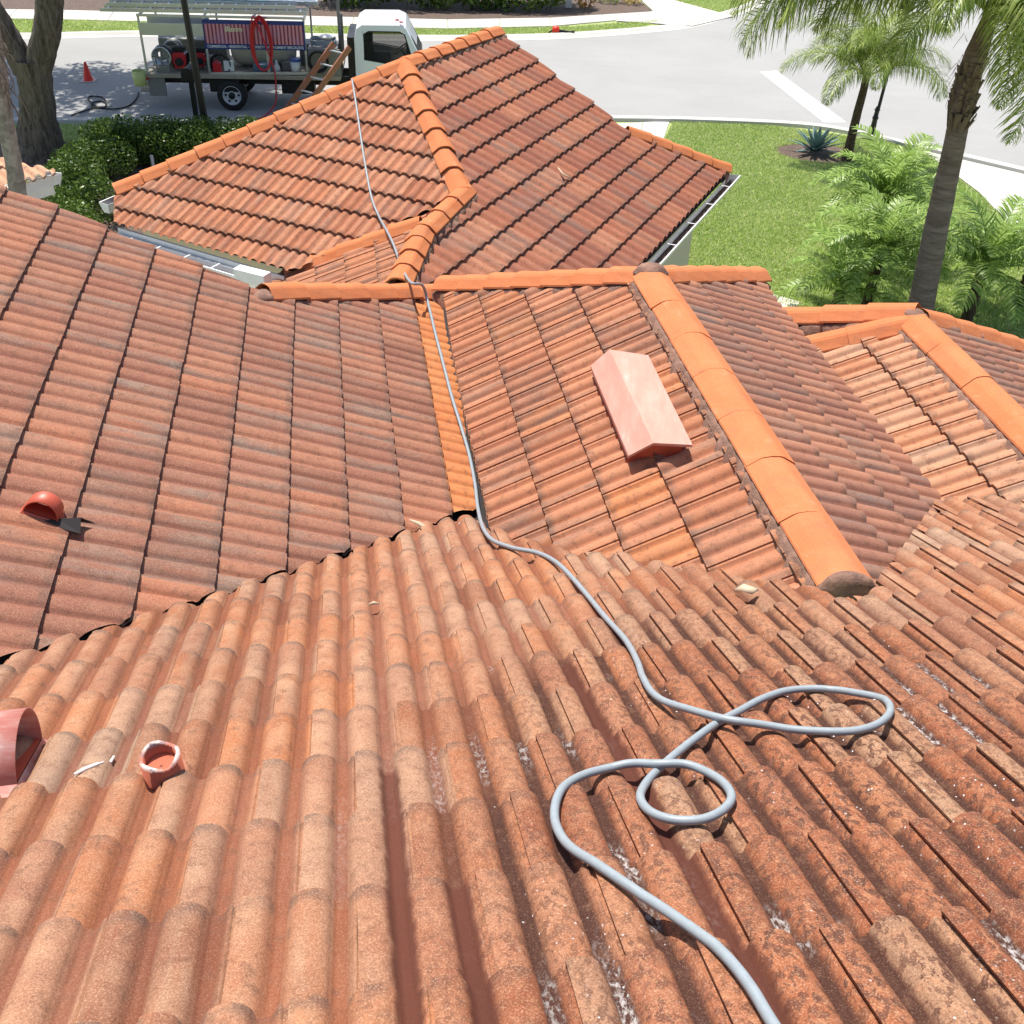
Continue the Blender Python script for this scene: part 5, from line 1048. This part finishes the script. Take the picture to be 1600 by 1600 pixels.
for j_, (x, y, z, r__, m_, lab) in enumerate(((-.2, .25, 1.05, .2, M_RUB, 'black hose coil leaning beside the engines on the truck'), (1.3, .75, 1.0, .22, M_HOSE, 'grey hose coil leaning on the tank of the truck'), (2.15, .02, 1.2, .2, M_RUB, 'black cable coil hanging on the box behind the cab'))):
    q9 = [TL(x+(r__+.012*k)*math.cos(a), y-.03*k-.05, z+(r__+.012*k)*math.sin(a)) for k in range(4) for a in np.linspace(0, 2*PI, 14, endpoint=False)]
    tag(MB().tube(catmull(q9, 3), .017, 6).build('hose_coil', m_), lab, 'hose')
gc_ = empty('fuel_can', TL(-.28, .12, .86), 'small red fuel can on the truck bed beside the engines', 'can', rz=tdir); MB().box((0, 0, .12), (.2, .12, .24)).build('can_body', M_HRED, gc_, .02); MB().bar((-.06, 0, .27), (.06, 0, .27), .025).build('can_handle', M_HRED, gc_)
# cab
pf = [(0, .55), (0, 1.72), (.06, 1.93), (.20, 2.02), (1.05, 2.03), (1.22, 1.96), (1.32, 1.78), (1.60, 1.22), (1.66, 1.0), (1.66, .42), (1.1, .40), (1.02, .62), (.55, .62), (.45, .5), (.1, .5)]
def cabpart():
    mb = MB(); n = len(pf); W0, W1 = .02, 1.86; rings = []
    for y, ins_, zt in ((W0+.0, .0, -.03), (W0+.05, 0, 0), (W0+.5, 0, .035), (W1-.5, 0, .035), (W1-.05, 0, 0), (W1, 0, -.03)):
        rings.append([(x, y+(.10*max(0, (z-1.15))/.9*(1 if y < .9 else -1)), z+(zt if z > 1.5 else 0)) for x, z in pf])
    vs = [p for r in rings for p in r]; fs = []
    for i in range(len(rings)-1):
        for k in range(n): fs.append((i*n+k, i*n+(k+1) % n, (i+1)*n+(k+1) % n, (i+1)*n+k))
    mb.add(vs, fs, False); return mb, rings
mb, rings = cabpart()
cabo = mb.build('cab', M_CAB, truck, .02); cabo.location = (3.02, 0, 0)
def side(y, s_):                                                 # side panel with window opening
    yo = lambda z: y+(.10*max(0, (z-1.15))/.9*s_)
    outer = pf; win = [(.22, 1.24), (.22, 1.80), (.34, 1.86), (1.08, 1.86), (1.20, 1.80), (1.36, 1.30), (1.28, 1.08), (1.0, 1.12)]
    bm = bmesh.new(); ov = [bm.verts.new((x, yo(z), z-(.03 if z > 1.5 else 0))) for x, z in outer]; wv = [bm.verts.new((x, yo(z), z)) for x, z in win]
    eds = [bm.edges.new((ov[i], ov[(i+1) % len(ov)])) for i in range(len(ov))]+[bm.edges.new((wv[i], wv[(i+1) % len(wv)])) for i in range(len(wv))]
    bmesh.ops.triangle_fill(bm, use_beauty=True, use_dissolve=False, edges=eds)
    me = D.meshes.new('side_panel'); bm.to_mesh(me); bm.free(); me.materials.append(M_CAB); o = D.objects.new('side_panel', me); COL.objects.link(o); o.parent = cabo; o.modifiers.new('s', 'SOLIDIFY').thickness = .03
    fr_ = MB(); fr_.tube([(x, yo(z)-.012*s_, z) for x, z in win], .022, 8, closed=True); fr_.build('window_frame', M_BLACK, cabo)
    gl = MB(); gl.add([(x, yo(z)+.01*s_, z) for x, z in win], [tuple(range(len(win)))]); gl.build('window', M_GLS, cabo)
side(.02, 1); side(1.86, -1)
# remove cab end caps were never added: the side panels close it
mb = MB(); mb.box((.55, .9, 1.0), (.5, 1.5, .16)); mb.box((.3, .9, 1.3), (.14, 1.5, .6)); mb.box((1.35, .95, 1.1), (.3, 1.6, .25)); mb.build('seat', M_RUB, cabo)
sw = MB(); ctr = Vector((1.08, .55, 1.38)); ax_ = Vector((-.6, 0, .8)).normalized(); e1 = Vector((0, 1, 0)); e2 = ax_.cross(e1)
sw.tube([ctr+e1*math.cos(a)*.2+e2*math.sin(a)*.2 for a in np.linspace(0, 2*PI, 20, endpoint=False)], .016, 6, closed=True); sw.bar(ctr, ctr-ax_*.3, .04); sw.bar(ctr-e1*.2, ctr+e1*.2, .02); sw.build('steering_wheel', M_BLACK, cabo)
MB().box((-.1, .9, 1.25), (.16, 1.5, .9)).build('cab_back_guard', M_BLACK, truck).location = (3.02, 0, 0)
mir = MB(); mir.box((1.62, -.14, 1.28), (.08, .1, .3)); mir.bar((1.5, .02, 1.2), (1.62, -.14, 1.2), .02); mir.build('mirror', M_BLACK, cabo)
MB().box((.36, .005, 1.02), (.1, .012, .2)).build('door_vent', M_BLACK, cabo)
dl = MB(); dl.bar((.14, .03, .62), (.16, .03, 1.2), .008); dl.bar((.16, .03, 1.2), (.2, .07, 1.86), .008); dl.bar((1.42, .03, .62), (1.44, .03, 1.1), .008); dl.build('door_seam', M_BLACK, cabo)
for x, y in ((1.02, .35), (1.12, .12)): MB().box((x, y+.05, 2.06), (.09, .05, .03)).build('marker_lamp', M_HRED, cabo, .006)
ws = MB(); ws.add([(1.345, .2, 1.74), (1.345, 1.68, 1.74), (1.60, 1.76, 1.24), (1.60, .12, 1.24)], [(0, 1, 2, 3)]); ws.build('windscreen', M_BLACK, cabo)
